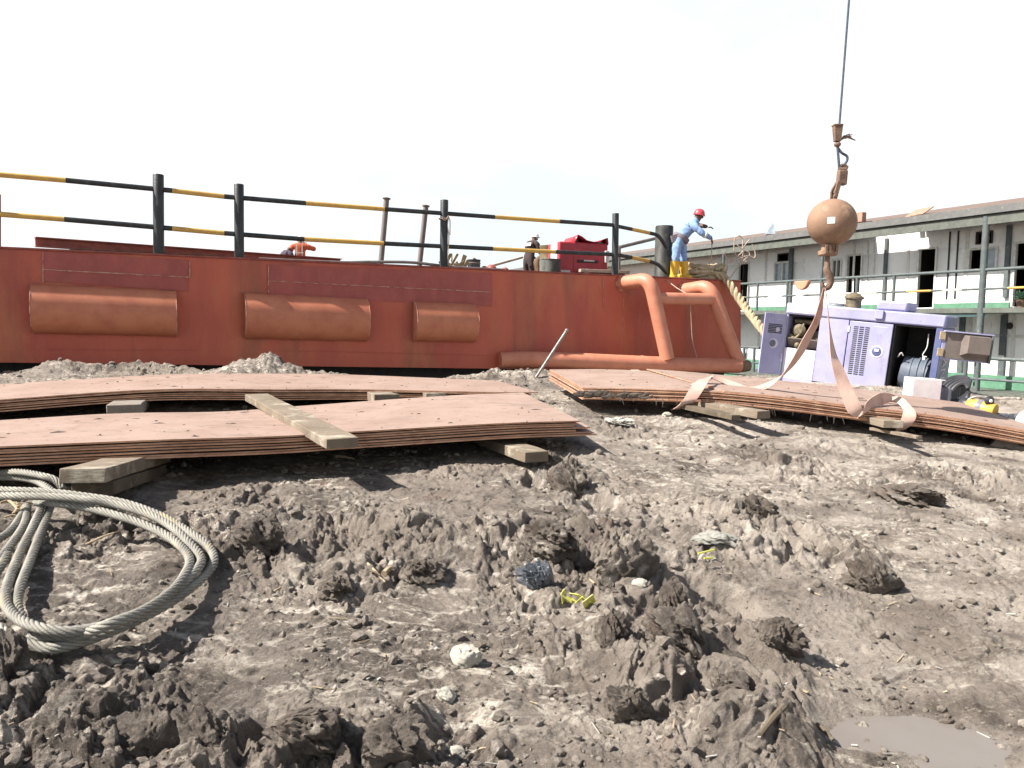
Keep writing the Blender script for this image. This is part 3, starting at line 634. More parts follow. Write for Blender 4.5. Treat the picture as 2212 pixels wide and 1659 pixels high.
# long beam lying along the edge
def ibeam(a, b, h, w, t=.018):
    t_ = (b - a).normalized(); x = t_.cross(Z).normalized(); u = x.cross(t_); mb = MB()
    m_ = (a + b) / 2; hl = (b - a) / 2
    mb.box(m_ + u * (h - t) / 2, hl, x * w / 2, u * t / 2); mb.box(m_ - u * (h - t) / 2, hl, x * w / 2, u * t / 2); mb.box(m_, hl, x * t / 2, u * (h / 2 - t - .001)); return mb
q0, q1 = HP(76, 522, -.5), HP(735, 562, -1.75)
q0.z = zdeck + .135; q1.z = zdeck + .135
tag(ibeam(q0, q1, .15, .15).build('steel_beam', M['redbeam']), 'long red steel beam lying along the barge edge at the left railing posts', 'steel beam')
q0, q1 = HP(150, 540, -.42), HP(470, 556, -.42); q0.z = q1.z = zdeck + .03
tag(ibeam(q0, q1, .05, .10, .01).build('steel_channel', M['rust']), 'low rusty channel bar lying under the long red beam on the barge', 'steel bar')
pts = [HP(560, 566, -.30), HP(640, 566, -.3), HP(740, 567, -.32), HP(800, 566, -.32), HP(890, 567, -.32), HP(980, 577, -.32), HP(1090, 583, -.3)]
for p in pts: p.z = max(p.z, zdeck + .02)
tag(MB().tube(spline(pts, 8), .028, 8).build('conduit_pipe', M['greypipe']), 'thin bowed grey pipe lying along the barge edge at the middle of the railing', 'pipe')
for x0, yt0, x1, yb1, off, lab in [(835, 430, 822, 575, .55, 'leaning grey pipe post with flat cap, taller of the two behind the railing'), (920, 446, 905, 575, .9, 'leaning pipe post rusted brown below, next to the tied railing post')]:
    b_ = HP(x1, yb1, -off); b_.z = zdeck; t_ = HP(x0, yt0, -off)
    r_ = thing('pipe_post', b_, lab, 'post', 'leaning pipe posts')
    ax = (t_ - b_).normalized()
    MB().cyl(b_, t_, .052, n=16).build('pole', M['greypipe'], r_)
    MB().cyl(t_, t_ + ax * .02, .075, n=16).build('cap', M['greypipe'], r_)
    MB().cyl(b_, b_ + Z * .03, .09, n=16).build('foot', M['redbeam'], r_)
# cord tied round the middle post
pk = HP(958, 473, ro) + hn * .085
pts = [pk + V((0, 0, .03)) - hx * .07, pk + hx * .02, pk + hx * .07 + Z * .05, pk + hx * .05 - Z * .12, pk + hx * .08 - Z * .35, pk + hx * .06 - Z * .7, pk + hx * .12 - Z * .98]
mb = MB(); mb.tube(spline(pts, 6), .010, 6); mb.tube(spline([pk - hx * .08, pk + hx * .0 - Z * .03, pk + hx * .09 - Z * .0, pk + hx * .1 - Z * .3], 6), .010, 6)
mb.tube([pk + (hx * math.cos(a) - hn * 0) * .0 + (hx * math.cos(a) * .085 + hn * (math.sin(a) * .085 - .085)) for a in [i * 2 * math.pi / 16 for i in range(17)]], .011, 6)
tag(mb.build('tied_cord', M['cord']), 'pale cord knotted round the black railing post and hanging down', 'cord')
# scrap heap and pots
rnd = random.Random(5); mb = MB(); c = dk(985, .5)
for i in range(16):
    a = c + hx * rnd.uniform(-.25, .3) + Z * .02; d_ = V((rnd.uniform(-.6, .6), rnd.uniform(-.3, .3), rnd.uniform(.2, 1))).normalized() * rnd.uniform(.12, .36)
    mb.box(a + d_ / 2, d_ / 2, d_.cross(hn).normalized() * rnd.uniform(.015, .045), hn * .008)
tag(mb.build('scrap_pile', M['straw']), 'small heap of tan offcuts on the barge beside the black tin', 'scrap', None)['kind'] = 'stuff'
c = dk(1024, .5); r_ = thing('tin', c, 'small black open tin on the barge edge right of the tied post', 'tin')
MB().lathe(c, [(.125, 0), (.125, .2), (.132, .205), (.132, .22), (.11, .22), (.11, .06)], 20).build('body', M['darkplast'], r_)
MB().tube([c + V((math.cos(a) * .13, math.sin(a) * .13, .15)) for a in [i * math.pi / 8 for i in range(17)]], .006, 6).build('wire_hoop', M['cord'], r_)
for i, (x, s) in enumerate(((1047, .06), (1060, .08), (1092, .06))):
    tag(lumpmesh(dk(x, .4) + Z * s * .6, s * 1.3, s, s, 30 + i, 3, .2).build('rag_lump', M['doubler']), ['small dark red lump on the deck edge right of the black tin', 'larger dark red lump in the row right of the black tin', 'dark red lump on the deck edge just left of the brown overalled worker'][i], 'lump', 'dark red lumps on the deck edge')
# brace pipe rising behind
a = P(1035, 582, 21.0); b = P(1128, 556, 23); tag(MB().cyl(a, b, .035, n=10).build('sloping_pipe', M['cord']), 'thin pale pipe sloping up behind the worker in brown', 'pipe')
a = P(1338, 534, 19.5); b = P(1420, 514, 20.5); a2 = V((a.x, a.y, zdeck))
mb = MB().cyl(a, b, .045, n=10); mb.cyl(P(1420, 514, 20.5), V((b.x, b.y, zdeck)), .04, n=10); mb.cyl(a, a2, .04, n=10)
tag(mb.build('pipe_rail', M['greypipe']), 'pale grey sloping pipe rail between the last railing post and the bollard', 'rail')
# barrel and drum
c = dk(1184, 1.6); c = V((*P(1187, 585, 19.2).xy, zdeck)); hgt = P(1187, 531, 19.2).z - zdeck
r_ = thing('barrel', c, 'olive brown barrel standing behind the grey green drum', 'barrel')
MB().lathe(c, [(.24, 0), (.25, .02), (.25, hgt * .5 - .02), (.265, hgt * .5), (.25, hgt * .5 + .02), (.25, hgt - .05), (.262, hgt - .03), (.262, hgt), (.2, hgt)], 24).build('body', M['brownbarrel'], r_)
MB().box(c + V((-.02, -.28, .35)), (.07, 0, 0), (0, .03, 0), (0, 0, .09)).build('bracket', M['yellow'], r_)
c = V((*P(1188, 590, 17.6).xy, zdeck)); hgt = P(1188, 560, 17.6).z - zdeck
r_ = thing('drum', c, 'short grey green drum stained black on its right, beside the red machine', 'drum')
MB().lathe(c, [(.235, 0), (.235, hgt - .03), (.245, hgt - .02), (.245, hgt), (.2, hgt), (.2, hgt - .05)], 26).build('body', M['drum'], r_)
# red machine on a timber trestle
F0 = P(1207, 592, 18.0); F0.z = zdeck + .06
rx = V((.955, .295, 0)).normalized(); ry = V((-.295, .955, 0)).normalized(); wd = (P(1318, 560, 18.0) - P(1211, 560, 18.0)).length; ht = P(1211, 521, 18.0).z - F0.z; wd *= 1.07
r_ = thing('welding_machine', F0, 'red boxy welding generator with pale end panel behind the railing', 'machine')
def rb(a0, a1, b0, b1, c0, c1, name, m, par=None, bev=.01):
    cc = F0 + rx * (a0 + a1) / 2 + ry * (b0 + b1) / 2 + Z * (c0 + c1) / 2
    return MB().box(cc, rx * (a1 - a0) / 2, ry * (b1 - b0) / 2, Z * (c1 - c0) / 2).build(name, M[m], par or r_, bevel=bev)
rb(0, wd, 0, .8, 0, ht, 'body', 'redpaint', bev=.03)
bd = r_.children[0]
rb(.36, wd - .06, -.012, .0, .16, ht - .16, 'side_door', 'redpaint', bev=.008)
rb(.52, .86, -.016, -.012, ht - .235, ht - .21, 'decal', 'pale', bev=0)
rb(.44, .98, -.016, -.012, .36, .43, 'louvre_panel', 'brownc', bev=0)
rb(.62, .88, -.020, -.016, .40, .43, 'decal', 'pale', bev=0)
rb(.06, .28, -.006, .0, .12, .18, 'decal', 'pale', bev=0)
rb(.66, .71, -.03, -.012, .19, .23, 'latch', 'pale', bev=.004)
# left end panel
for c0, c1, m in ((.62, .78, 'sticker'), (.40, .58, 'cyanlab')): rb(-.008, 0, .12, .55, c0 * ht / .8, c1 * ht / .8, 'end_label', m, bev=0)
# crumpled cover on top
mb = MB(); pr = [(.38, 0), (.46, .17), (.56, .13), (.68, .05), (.85, .02), (1.0, .03), (1.1, .09), (wd - .02, .13), (wd, .02), (wd, -.04)]
v = []
for j, dy in enumerate((-.02, .3, .82)):
    for a_, h_ in pr: v.append(F0 + rx * a_ + ry * dy + Z * (ht + .003 + max(h_, 0) * (1 if j == 0 else .9) - (.04 if h_ < 0 else 0)))
k = len(pr); mb.add(v, [(j * k + i, j * k + i + 1, (j + 1) * k + i + 1, (j + 1) * k + i) for j in range(2) for i in range(k - 1)])
cv = mb.build('cover', M['redpaint'], r_); so = cv.modifiers.new('thick', 'SOLIDIFY'); so.thickness = .012
c = F0 + rx * (wd - .05) - ry * .06
MB().box(c + Z * .52, rx * .05, ry * .03, Z * .14).build('junction_box', M['pale'], r_, bevel=.01)
tr = thing('trestle', F0 + rx * .55, 'low pale trestle beam with one thick leg in front of the red machine', 'trestle')
w0 = F0 - ry * .35
MB().box(w0 + rx * 1.0 + Z * .155, rx * .62, ry * .07, Z * .035).build('top_beam', M['cord'], tr, bevel=.006)
MB().box(w0 + rx * .52 + Z * .03, rx * .06, ry * .06, Z * .09).build('leg', M['hemp'], tr, bevel=.01)
MB().box(w0 + rx * 1.1 + ry * .02 + Z * .03, rx * .42, ry * .02, Z * .09).build('back_board', M['wooddark'], tr, bevel=.006)
# heap of hemp rope by the worker's boots + mooring line over the bow
c = P(1520, 596, 17.5); c.z = zdeck
mb = MB(); rnd = random.Random(3)
for i in range(15):
    pts = []; r0 = rnd.uniform(.14, .38); ph = rnd.uniform(0, 6.28); zz = .045 + i * .019
    for k in range(10):
        a_ = ph + k * .62; pts.append(c + V((math.cos(a_) * r0 * 1.25 + rnd.uniform(-.07, .07), math.sin(a_) * r0 * .7, zz + rnd.uniform(-.03, .05) + .05 * math.sin(a_ * 2 + i))))
    mb.tube(spline(pts, 4), rnd.uniform(.036, .05), 8)
tag(mb.build('rope_heap', M['hemp']), 'tan hemp rope heaped on the barge bow beside the yellow boots', 'rope')
def laid(pts, R, strands, pitch, sr, n=6, phase=0.):
    fr = transport(pts); L = 0; mb = MB(); acc = [0]
    for i in range(1, len(pts)): L += (pts[i] - pts[i - 1]).length; acc.append(L)
    for s in range(strands):
        q = []
        for i, p in enumerate(pts):
            a_ = 2 * math.pi * (s / strands + acc[i] / pitch) + phase; q.append(p + (fr[i][0] * math.cos(a_) + fr[i][1] * math.sin(a_)) * R)
        mb.tube(q, sr, n)
    return mb
def even(pts, step):
    L = [0]
    for i in range(1, len(pts)): L.append(L[-1] + (pts[i] - pts[i - 1]).length)
    n = max(2, int(L[-1] / step)); out = []; j = 1
    for i in range(n + 1):
        s = L[-1] * i / n
        while j < len(L) - 1 and L[j] < s: j += 1
        out.append(pts[j - 1].lerp(pts[j], (s - L[j - 1]) / max(1e-9, L[j] - L[j - 1])))
    return out
pts = [c + V((.1, -.1, .2)), P(1556, 597, 17.35), P(1572, 608, 17.3), P(1600, 650, 17.0), P(1642, 706, 16.0), P(1700, 775, 15.0)]
tag(laid(even(spline(pts, 8), .05), .05, 3, .5, .045).build('mooring_rope', M['hemp']), 'thick tan mooring rope running down off the barge bow behind the generator', 'rope')
# thin cord hanging over the guard
pts = [dk(1436, .2), HP(1441, 606, .03), HP(1462, 622, .35), HP(1482, 634, .62), HP(1490, 640, .75), HP(1493, 690, .66), HP(1496, 735, .6), HP(1505, 770, .6), HP(1507, 788, .75)]
tag(MB().tube(spline(pts, 6), .011, 6).build('hanging_cord', M['cord']), 'thin pale cord draped over the red pipe guard and hanging down', 'cord')
# tangle of stiff wire standing on the bow
mb = MB()
def wp(x, y): return P(1417.1 + .1094 * x, 432 + .1094 * y, 17.4)
for pl in ([(1560, 740), (1540, 900), (1560, 1060), (1640, 1130), (1710, 1140)], [(1710, 860), (1720, 1000), (1715, 1110), (1810, 1110), (1720, 1210), (1790, 1210)], [(1600, 890), (1720, 980), (1840, 1040), (1850, 1100), (1940, 1140), (1960, 1050), (1900, 870)],
           [(1450, 1250), (1600, 1120), (1720, 1010)], [(1370, 1040), (1365, 1080), (1410, 1190), (1410, 1290)], [(1860, 770), (1780, 860)], [(1650, 700), (1715, 780)], [(1710, 1130), (1660, 1180), (1690, 1240), (1560, 1400), (1500, 1500), (1450, 1540)], [(1715, 780), (1710, 860)], [(1410, 1290), (1400, 1400), (1350, 1530)], [(1780, 860), (1700, 960)], [(1560, 740), (1650, 700)]):
    mb.tube(spline([wp(*q) for q in pl], 6), .014, 6)
tag(mb.build('wire_tangle', M['cord']), 'tangle of stiff pale wires sticking up beyond the rope heap', 'wire')
# boss at hull top near guard
tag(lumpmesh(HP(1368, 600, -.1), .16, .1, .06, 77, 3, .2).build('mud_cake', M['straw']), 'small crumbly lump on the deck edge above the left guard pipe', 'lump')
# ------------------------------------------------------------------ two storey houseboat
HB = P(2212, 662, 19.5); HA = P(1620, 670, 28.2)
hu = HA - HB; hu.z = 0; hu.normalize(); hw = V((-hu.y, hu.x, 0))
if hw.x > 0: hw = -hw
hboat = thing('houseboat', V((HB.x, HB.y, -2.0)), 'white two storey houseboat with long verandas and a brown roof, behind the generator', 'houseboat')
def BW(u, z, w): q = V((HB.x, HB.y, 0)) + hu * u + hw * w; q.z = z; return q
def bp(x, y, w):
    q = onplane(x, y, V((HB.x, HB.y, 0)) + hw * w, hw); return (q - V((HB.x, HB.y, 0))).dot(hu), q.z
def bbox(u0, u1, z0, z1, w0, w1, name, m, par=None, bev=0):
    return MB().box(BW((u0 + u1) / 2, (z0 + z1) / 2, (w0 + w1) / 2), hu * (u1 - u0) / 2, Z * (z1 - z0) / 2, hw * (w1 - w0) / 2).build(name, M[m], par or hboat, bevel=bev)
U0, U1 = -9.0, 31.0
WW = -1.15      # wall plane
zd = .60; zeave = 2.80; zlow = -1.62
holes = []      # (u0,u1,z0,z1,kind)
def hole(xa, xb, y0, y1, kind, floor=None, wide=1.):
    xm = (xa + xb) / 2
    u1_, _ = bp(xa, y0, WW); u0_, _ = bp(xb, y0, WW); um, zt = bp(xm, y0, WW); _, zb = bp(xm, y1, WW)
    if floor is not None: zb = floor
    holes.append([min(u0_, u1_), max(u0_, u1_), zb, zt, kind])
hole(1598, 1619, 570, 665, 'door', zd + .06); hole(1676, 1709, 568, 606, 'window'); hole(1683, 1704, 549, 563, 'vent'); hole(1801, 1818, 562, 597, 'window')
hole(1833, 1863, 552, 650, 'door', zd + .06); hole(1988, 2024, 538, 656, 'door', zd + .06); hole(2097, 2154, 538, 583, 'window'); hole(2113, 2145, 502, 525, 'vent'); hole(2197, 2240, 524, 656, 'door', zd + .06)
hole(1495, 1510, 583, 660, 'door', zd + .06); hole(1462, 1474, 602, 625, 'window'); hole(1405, 1415, 600, 640, 'door', zd + .06)
for u_ in (-1.6, -4.3): holes.append([u_ - .45, u_ + .45, zd + .06, zd + 1.95, 'door'])
holes.append([-3.2, -2.3, zd + .8, zd + 1.6, 'window'])
# lower storey
def lower(xa, xb, y0, y1, kind): hole(xa, xb, y0, y1, kind)
lower(1602, 1614, 764, 803, 'window'); lower(1668, 1690, 750, 800, 'window'); lower(2290, 2330, 700, 800, 'window')
# wall sheet with real openings
us = sorted(set([U0, U1] + [h[0] for h in holes] + [h[1] for h in holes])); zs = sorted(set([zlow, .45, zd, 3.0] + [h[2] for h in holes] + [h[3] for h in holes]))
mb = MB()
idx = {}
def vid(i, j):
    if (i, j) not in idx: idx[(i, j)] = len(mb.v); mb.v.append(BW(us[i], zs[j], WW))
    return idx[(i, j)]
for i in range(len(us) - 1):
    for j in range(len(zs) - 1):
        um, zm = (us[i] + us[i + 1]) / 2, (zs[j] + zs[j + 1]) / 2
        if any(h[0] < um < h[1] and h[2] < zm < h[3] for h in holes): continue
        mb.f.append((vid(i, j), vid(i + 1, j), vid(i + 1, j + 1), vid(i, j + 1))); mb.m.append(0)
wall = mb.build('wall', M['white'], hboat)
sol = wall.modifiers.new('thick', 'SOLIDIFY'); sol.thickness = .06; sol.offset = 0
# rooms behind the openings
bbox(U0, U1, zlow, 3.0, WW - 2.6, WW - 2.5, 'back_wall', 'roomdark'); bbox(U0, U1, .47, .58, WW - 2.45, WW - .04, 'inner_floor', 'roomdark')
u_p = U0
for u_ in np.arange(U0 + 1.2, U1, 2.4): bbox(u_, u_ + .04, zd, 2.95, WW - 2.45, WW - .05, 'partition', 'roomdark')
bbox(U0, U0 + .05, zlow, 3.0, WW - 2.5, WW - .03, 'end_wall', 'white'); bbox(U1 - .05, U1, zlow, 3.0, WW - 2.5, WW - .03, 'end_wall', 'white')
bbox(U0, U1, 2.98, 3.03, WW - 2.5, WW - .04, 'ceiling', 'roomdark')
for h in holes:
    u0_, u1_, z0_, z1_, kd = h
    t = .05 if kd != 'vent' else .03; nm = {'door': 'doorway', 'window': 'window', 'vent': 'vent_opening'}[kd]
    mb = MB(); um = (u0_ + u1_) / 2; w0, w1 = WW - .05, WW + .055
    def pc_(a, b, c, d): mb.box(BW((a + b) / 2, (c + d) / 2, (w0 + w1) / 2), hu * (b - a) / 2, Z * (d - c) / 2, hw * (w1 - w0) / 2)
    pc_(u0_ - t, u0_ + .01, z0_, z1_ + t); pc_(u1_ - .01, u1_ + t, z0_, z1_ + t); pc_(u0_ + .01, u1_ - .01, z1_ - .01, z1_ + t)
    if kd != 'door': pc_(u0_ - t, u1_ + t, z0_ - t, z0_)
    if kd == 'window': pc_(um - .02, um + .02, z0_, z1_ - .01)
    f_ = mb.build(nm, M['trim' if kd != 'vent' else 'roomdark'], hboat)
    if kd == 'window' and u1_ - u0_ > .5:
        bbox(u0_ + .01, um - .02, z0_, z1_ - .01, WW - .03, WW - .02, 'pane', 'glass', f_)
        if u0_ > 3: bbox(um + .02, u1_ - .01, z0_, z1_ - .01, WW - .03, WW - .02, 'pane', 'glass', f_)
# battens between panels
for x, y0, y1, m, w_ in [(1655, 545, 640, 'trim', .05), (1888, 520, 640, 'trim', .03), (1874, 525, 545, 'trim', .03), (1962, 520, 545, 'trim', .04), (2049, 505, 575, 'black', .025), (2067, 505, 575, 'black', .025), (2087, 490, 660, 'trim', .05), (1780, 540, 660, 'trim', .04), (1845, 535, 550, 'trim', .04), (2178, 480, 660, 'rail', .06), (1711, 530, 665, 'rail', .07), (1560, 560, 660, 'trim', .05), (1915, 510, 665, 'rail', .045)]:
    u_, _ = bp(x, 600, WW); bbox(u_ - w_, u_ + w_, zd + .3, 2.85, WW + .035, WW + (.05 if m != 'rail' else .12), 'batten', m)
for x, m, w_ in [(2080, 'rail', .07), (2096, 'trim', .05), (2170, 'rail', .08), (2190, 'trim', .05), (2030, 'trim', .05), (1735, 'trim', .05), (1640, 'trim', .04)]:
    u_, _ = bp(x, 740, WW); bbox(u_ - w_, u_ + w_, zlow + .02, .44, WW + .035, WW + (.05 if m != 'rail' else .11), 'batten', m)
u_, z_ = bp(2183, 795 / 1., WW); 
bbox(-1.9, 3.2, -.18, -.10, WW + .035, WW + .06, 'sill_board', 'trim')
# porthole
u_, z_ = bp(2282, 700, WW); u_, z_ = bp(2184, 704, WW)
c = BW(u_, z_, WW + .035); MB().cyl(c, c + hw * .03, .09, n=20).build('porthole', M['roomdark'], hboat)
# floors, green dado, hull
bbox(U0, U1, .47, .60, WW + .035, .02, 'upper_deck', 'greygreen'); bbox(U0, U1, -1.72, -1.60, WW + .035, .25, 'lower_deck', 'greygreen')
bbox(U0, U1, -2.6, -1.725, WW - 2.5, .2, 'hull', 'green')
gu = [U0]
for h in sorted(holes):
    if h[4] == 'door': gu += [h[0] - .06, h[1] + .06]
gu.append(U1)
for a_, b_ in zip(gu[::2], gu[1::2]): 
    if b_ - a_ > .1: bbox(a_, b_, zd + .002, zd + .18, WW + .036, WW + .09, 'dado', 'green')
bbox(U0, U1, -1.59, -1.22, WW + .036, WW + .12, 'dado', 'green')
# eave: lower beam, upper edge, soffit, roof
bbox(U0, U1, 2.78, 3.02, -.06, .03, 'fascia_beam', 'greygreen'); 
mb = MB(); 
mb.hexa([BW(U0, 3.05, -.05), BW(U1, 3.05, -.05), BW(U1, 3.05, .10), BW(U0, 3.05, .10), BW(U0, 3.26, -.1), BW(U1, 3.26, -.1), BW(U1, 3.26, .0), BW(U0, 3.26, .0)])
mb.build('roof_edge', M['roofgrey'], hboat)
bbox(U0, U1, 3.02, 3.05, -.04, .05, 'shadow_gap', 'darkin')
uA, _ = bp(1985, 520, WW + .6); uB, _ = bp(1874, 520, WW + .6); s_shift = .35
mb = MB()
def roofstrip(a_, b_, w0, w1, z0, z1, t=.03):
    mb.hexa([BW(a_, z0 - t, w0), BW(b_, z0 - t, w0), BW(b_, z1 - t, w1), BW(a_, z1 - t, w1), BW(a_, z0, w0), BW(b_, z0, w0), BW(b_, z1, w1), BW(a_, z1, w1)])
zw = lambda w: 3.262 + (-.1 - w) * .20
gA, gB = uA + .25, uB + .25      # gap cut in the sheets so a sun patch falls on the wall
roofstrip(U0, gA, -.1, -3.6, zw(-.1), zw(-3.6)); roofstrip(gB, U1, -.1, -3.6, zw(-.1), zw(-3.6)); roofstrip(gA, gB, -1.02, -3.6, zw(-1.02), zw(-3.6)); roofstrip(gA, gB, -.1, -.28, zw(-.1), zw(-.28))
mb.build('roof', M['roofred'], hboat)
bbox(U0, U1, 2.80, 2.9, -3.62, -3.55, 'rear_beam', 'greygreen')
# posts and rails
def post(x, r, z0, z1, w=-.02, m='rail', bx=640):
    u_, _ = bp(x, bx, w); MB().cyl(BW(u_, z0, w), BW(u_, z1, w), r, n=12).build('veranda_post', M[m], hboat)
post(2121, .085, -1.6, 3.0); 
for x in (1773, 1480, 1560): post(x, .05, -1.6, 2.8)
for u_ in (-3.4, -7): MB().cyl(BW(u_, -1.6, -.02), BW(u_, 3.0, -.02), .085, n=12).build('veranda_post', M['rail'], hboat)
for x in (1636, 1930, 1700, 1850): post(x, .045, .6, 1.6)
u_, _ = bp(1915, 600, -.1)
def hrail(z, r, cols=None):
    cols = cols or [(U0, U1, 'rail')]
    for a_, b_, m in cols: MB().cyl(BW(a_, z, -.02), BW(b_, z, -.02), r, n=10).build('rail', M[m], hboat)
hrail(bp(1900, 596, 0)[1], .045)
zm = bp(1900, 632, 0)[1]; bu = lambda x: bp(x, 632, 0)[0]
seq = [(U0, bu(2230), 'yellow'), (bu(2230), bu(2176), 'yellow'), (bu(2176), bu(2077), 'rail'), (bu(2077), bu(2035), 'trim'), (bu(2035), bu(2010), 'rail'), (bu(2010), bu(1958), 'yellow'), (bu(1958), bu(1893), 'rail'), (bu(1893), bu(1780), 'trim'), (bu(1780), bu(1740), 'rail'), (bu(1740), bu(1720), 'trim'), (bu(1720), bu(1690), 'rail'), (bu(1690), bu(1660), 'trim'), (bu(1660), bu(1608), 'rail'), (bu(1608), bu(1600), 'yellow'), (bu(1600), U1, 'rail')]
hrail(zm, .034, seq)
zl = bp(2170, 776, .2)[1]
for a_, b_ in ((U0, bp(2085, 776, .2)[0]), (bp(1640, 776, .2)[0], U1)):
    MB().cyl(BW(a_, zl, .2), BW(b_, zl, .2), .05, n=10).build('rail', M['rail'], hboat)
    MB().cyl(BW(a_, zl - .55, .2), BW(b_, zl - .55, .2), .035, n=10).build('rail', M['rail'], hboat)
for x in (2086, 2112, 1606, 1628, 2300): 
    u_, _ = bp(x, 800, .2); MB().cyl(BW(u_, -1.6, .2), BW(u_, zl, .2), .05, n=10).build('lower_post', M['rail'], hboat)
u_a, z_a = bp(2132, 679, -.1); u_b, z_b = bp(1985, 681, -.1)
MB().cyl(BW(u_a, .40, -.1), BW(u_b, .40, -.1), .04, n=10).build('hanging_tube', M['cyanpipe'], hboat)
# lower awning, far part
bbox(bp(1500, 565, .0)[0], U1, 1.75, 1.86, .0, .75, 'awning', 'pinksheet')
# things on roof and rail
def onroof(x, y, w): return onplane(x, y, V((HB.x, HB.y, 0)) + hw * w, hw)
a = onroof(1951, 470, -.5); b = onroof(1996, 461, -.6)
q = [BW((a - V((HB.x, HB.y, 0))).dot(hu), zw(-.4) + .01, -.35), BW((b - V((HB.x, HB.y, 0))).dot(hu), zw(-.4) + .01, -.35)]
e = (q[1] - q[0]) / 3
for i in range(3):
    p0 = q[0] + e * i; mb = MB().box(p0 + e * .5 - hw * .45 + Z * (.14 + .012 * i), e * .46, -hw * .24 + Z * .13, (hw * .20 + Z * .22).normalized() * .014)
    tag(mb.build('roof_plank', M['pinksheet']), ['pale pink plank on the houseboat roof, first right of the hanging ball', 'middle one of three pale pink planks on the houseboat roof', 'pale pink plank on the roof, furthest of three from the hanging ball'][i], 'plank', 'pink planks on the houseboat roof')
a = onroof(1858, 470, -.8); mb = MB().box(BW((a - V((HB.x, HB.y, 0))).dot(hu), zw(-.8) + .16, -.8), hu * .16, hw * .1, Z * .16)
tag(mb.build('roof_box', M['pinksheet'], bevel=.02), 'small pale box on the houseboat roof, half hidden by the hanging ball', 'box')
a = onroof(1664, 492, -.8); c = BW((a - V((HB.x, HB.y, 0))).dot(hu), zw(-.8), -.8)
mb = MB().add([c + hu * .28, c - hu * .28, c + hw * .2, c - hw * .2, c + Z * .42 - hu * .12], [(0, 2, 4), (2, 1, 4), (1, 3, 4), (3, 0, 4), (0, 3, 1, 2)])
tag(mb.build('roof_vent', M['glass']), 'small pale pointed cowl on the houseboat roof left of the hanging ball', 'vent')
u_, z_ = bp(1736, 607, .08); c = BW(u_, z_, .05)
mb = MB(); n = 20; R_ = .30
vs = [c + hu * math.cos(math.pi * k / n) * R_ - Z * math.sin(math.pi * k / n) * R_ for k in range(n + 1)]
o = len(vs); vs += [p + hw * .16 for p in vs]
mb.add(vs, [tuple(range(n + 1)), tuple(reversed(range(o, 2 * o)))] + [(k, k + 1, o + k + 1, o + k) for k in range(n)] + [(n, 0, o, 2 * o - 1)])
fl = tag(mb.build('float', M['buoy'], bevel=.03), 'faded orange half round float hanging under the houseboat rail', 'float')
u_, _ = bp(2260, 640, -.4)
mb = MB(); rnd = random.Random(9); c = BW(bp(2207, 655, -.5)[0], .6, -.5)
mb.lathe(c, [(.10, 0), (.14, .2), (.15, .22), (.12, .22)], 16, mi=1)
for i in range(70):
    a = c + Z * .22; d_ = V((rnd.uniform(-1, 1), rnd.uniform(-1, 1), rnd.uniform(.1, 1.3))).normalized() * rnd.uniform(.1, .36); s_ = d_.cross(Z).normalized() * .035
    mb.add([a + d_ * .35, a + d_ * .7 + s_, a + d_, a + d_ * .7 - s_], [(0, 1, 2, 3)])
tag(mb.build('potted_plant', [M['green'], M['rust']]), 'small leafy pot plant on the upper veranda floor at the far right', 'plant')
# ------------------------------------------------------------------ generator
ti = math.radians(5)
gr0 = V((.78, -.625, 0)).normalized(); gf = V((gr0.y, -gr0.x, 0))        # right along the front; out of the front
gr = gr0 * math.cos(ti) - Z * math.sin(ti); gu_ = Z * math.cos(ti) + gr0 * math.sin(ti)
GO = P(1683, 813, 13.0); GW, GH, GD = 2.34, 1.25, 1.0
gen = thing('generator', GO + gr * 1.1 - gf * .5, 'lilac generator set with open doors, tilted on the mud behind the slung stack', 'generator')
def gpt(a, b, c=0): return GO + gr * a + gu_ * b + gf * c
def gbox(a0, a1, b0, b1, c0, c1, name, m, par=None, bev=.008):
    return MB().box(gpt((a0 + a1) / 2, (b0 + b1) / 2, (c0 + c1) / 2), gr * (a1 - a0) / 2, gu_ * (b1 - b0) / 2, gf * (c1 - c0) / 2).build(name, M[m], par or gen, bevel=bev)
gbox(-.02, GW + .02, 1.06, GH, -GD, .02, 'roof_panel', 'lilac', bev=.025)
gbox(0, GW, -.10, 0, -GD, -.02, 'base_frame', 'brownc'); gbox(-.0, .55, -.10, -.0, -.019, .01, 'base_rail', 'lilac')
gbox(.03, GW - .03, .0, 1.05, -GD, -GD + .03, 'back_panel', 'lilac'); gbox(.035, GW - .035, .01, 1.05, -GD + .031, -GD + .05, 'inner_back', 'darkin'); gbox(GW - .05, GW - .031, .01, 1.05, -GD + .06, -.09, 'inner_side', 'darkin'); gbox(.04, GW - .05, 1.03, 1.055, -GD + .06, -.04, 'inner_roof', 'darkin')  # dark linings paint in the shade of the open bays
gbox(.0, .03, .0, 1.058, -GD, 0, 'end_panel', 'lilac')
ep = gbox(GW - .03, GW, .0, 1.058, -GD, -.08, 'end_panel', 'navy'); gbox(GW - .09, GW + .004, 0, 1.058, -.079, 0, 'corner_post', 'navy')  # right end faces coloured navy to carry their shade
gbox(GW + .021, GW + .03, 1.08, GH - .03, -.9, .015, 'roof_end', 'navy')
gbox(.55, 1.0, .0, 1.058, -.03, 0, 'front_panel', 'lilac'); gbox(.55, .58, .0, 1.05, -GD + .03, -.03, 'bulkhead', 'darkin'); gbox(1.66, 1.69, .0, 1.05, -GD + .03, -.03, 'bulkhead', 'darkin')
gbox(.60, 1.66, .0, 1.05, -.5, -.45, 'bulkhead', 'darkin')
dr = gbox(1.015, 1.655, .012, 1.045, -.03, .008, 'vent_door', 'lilac')
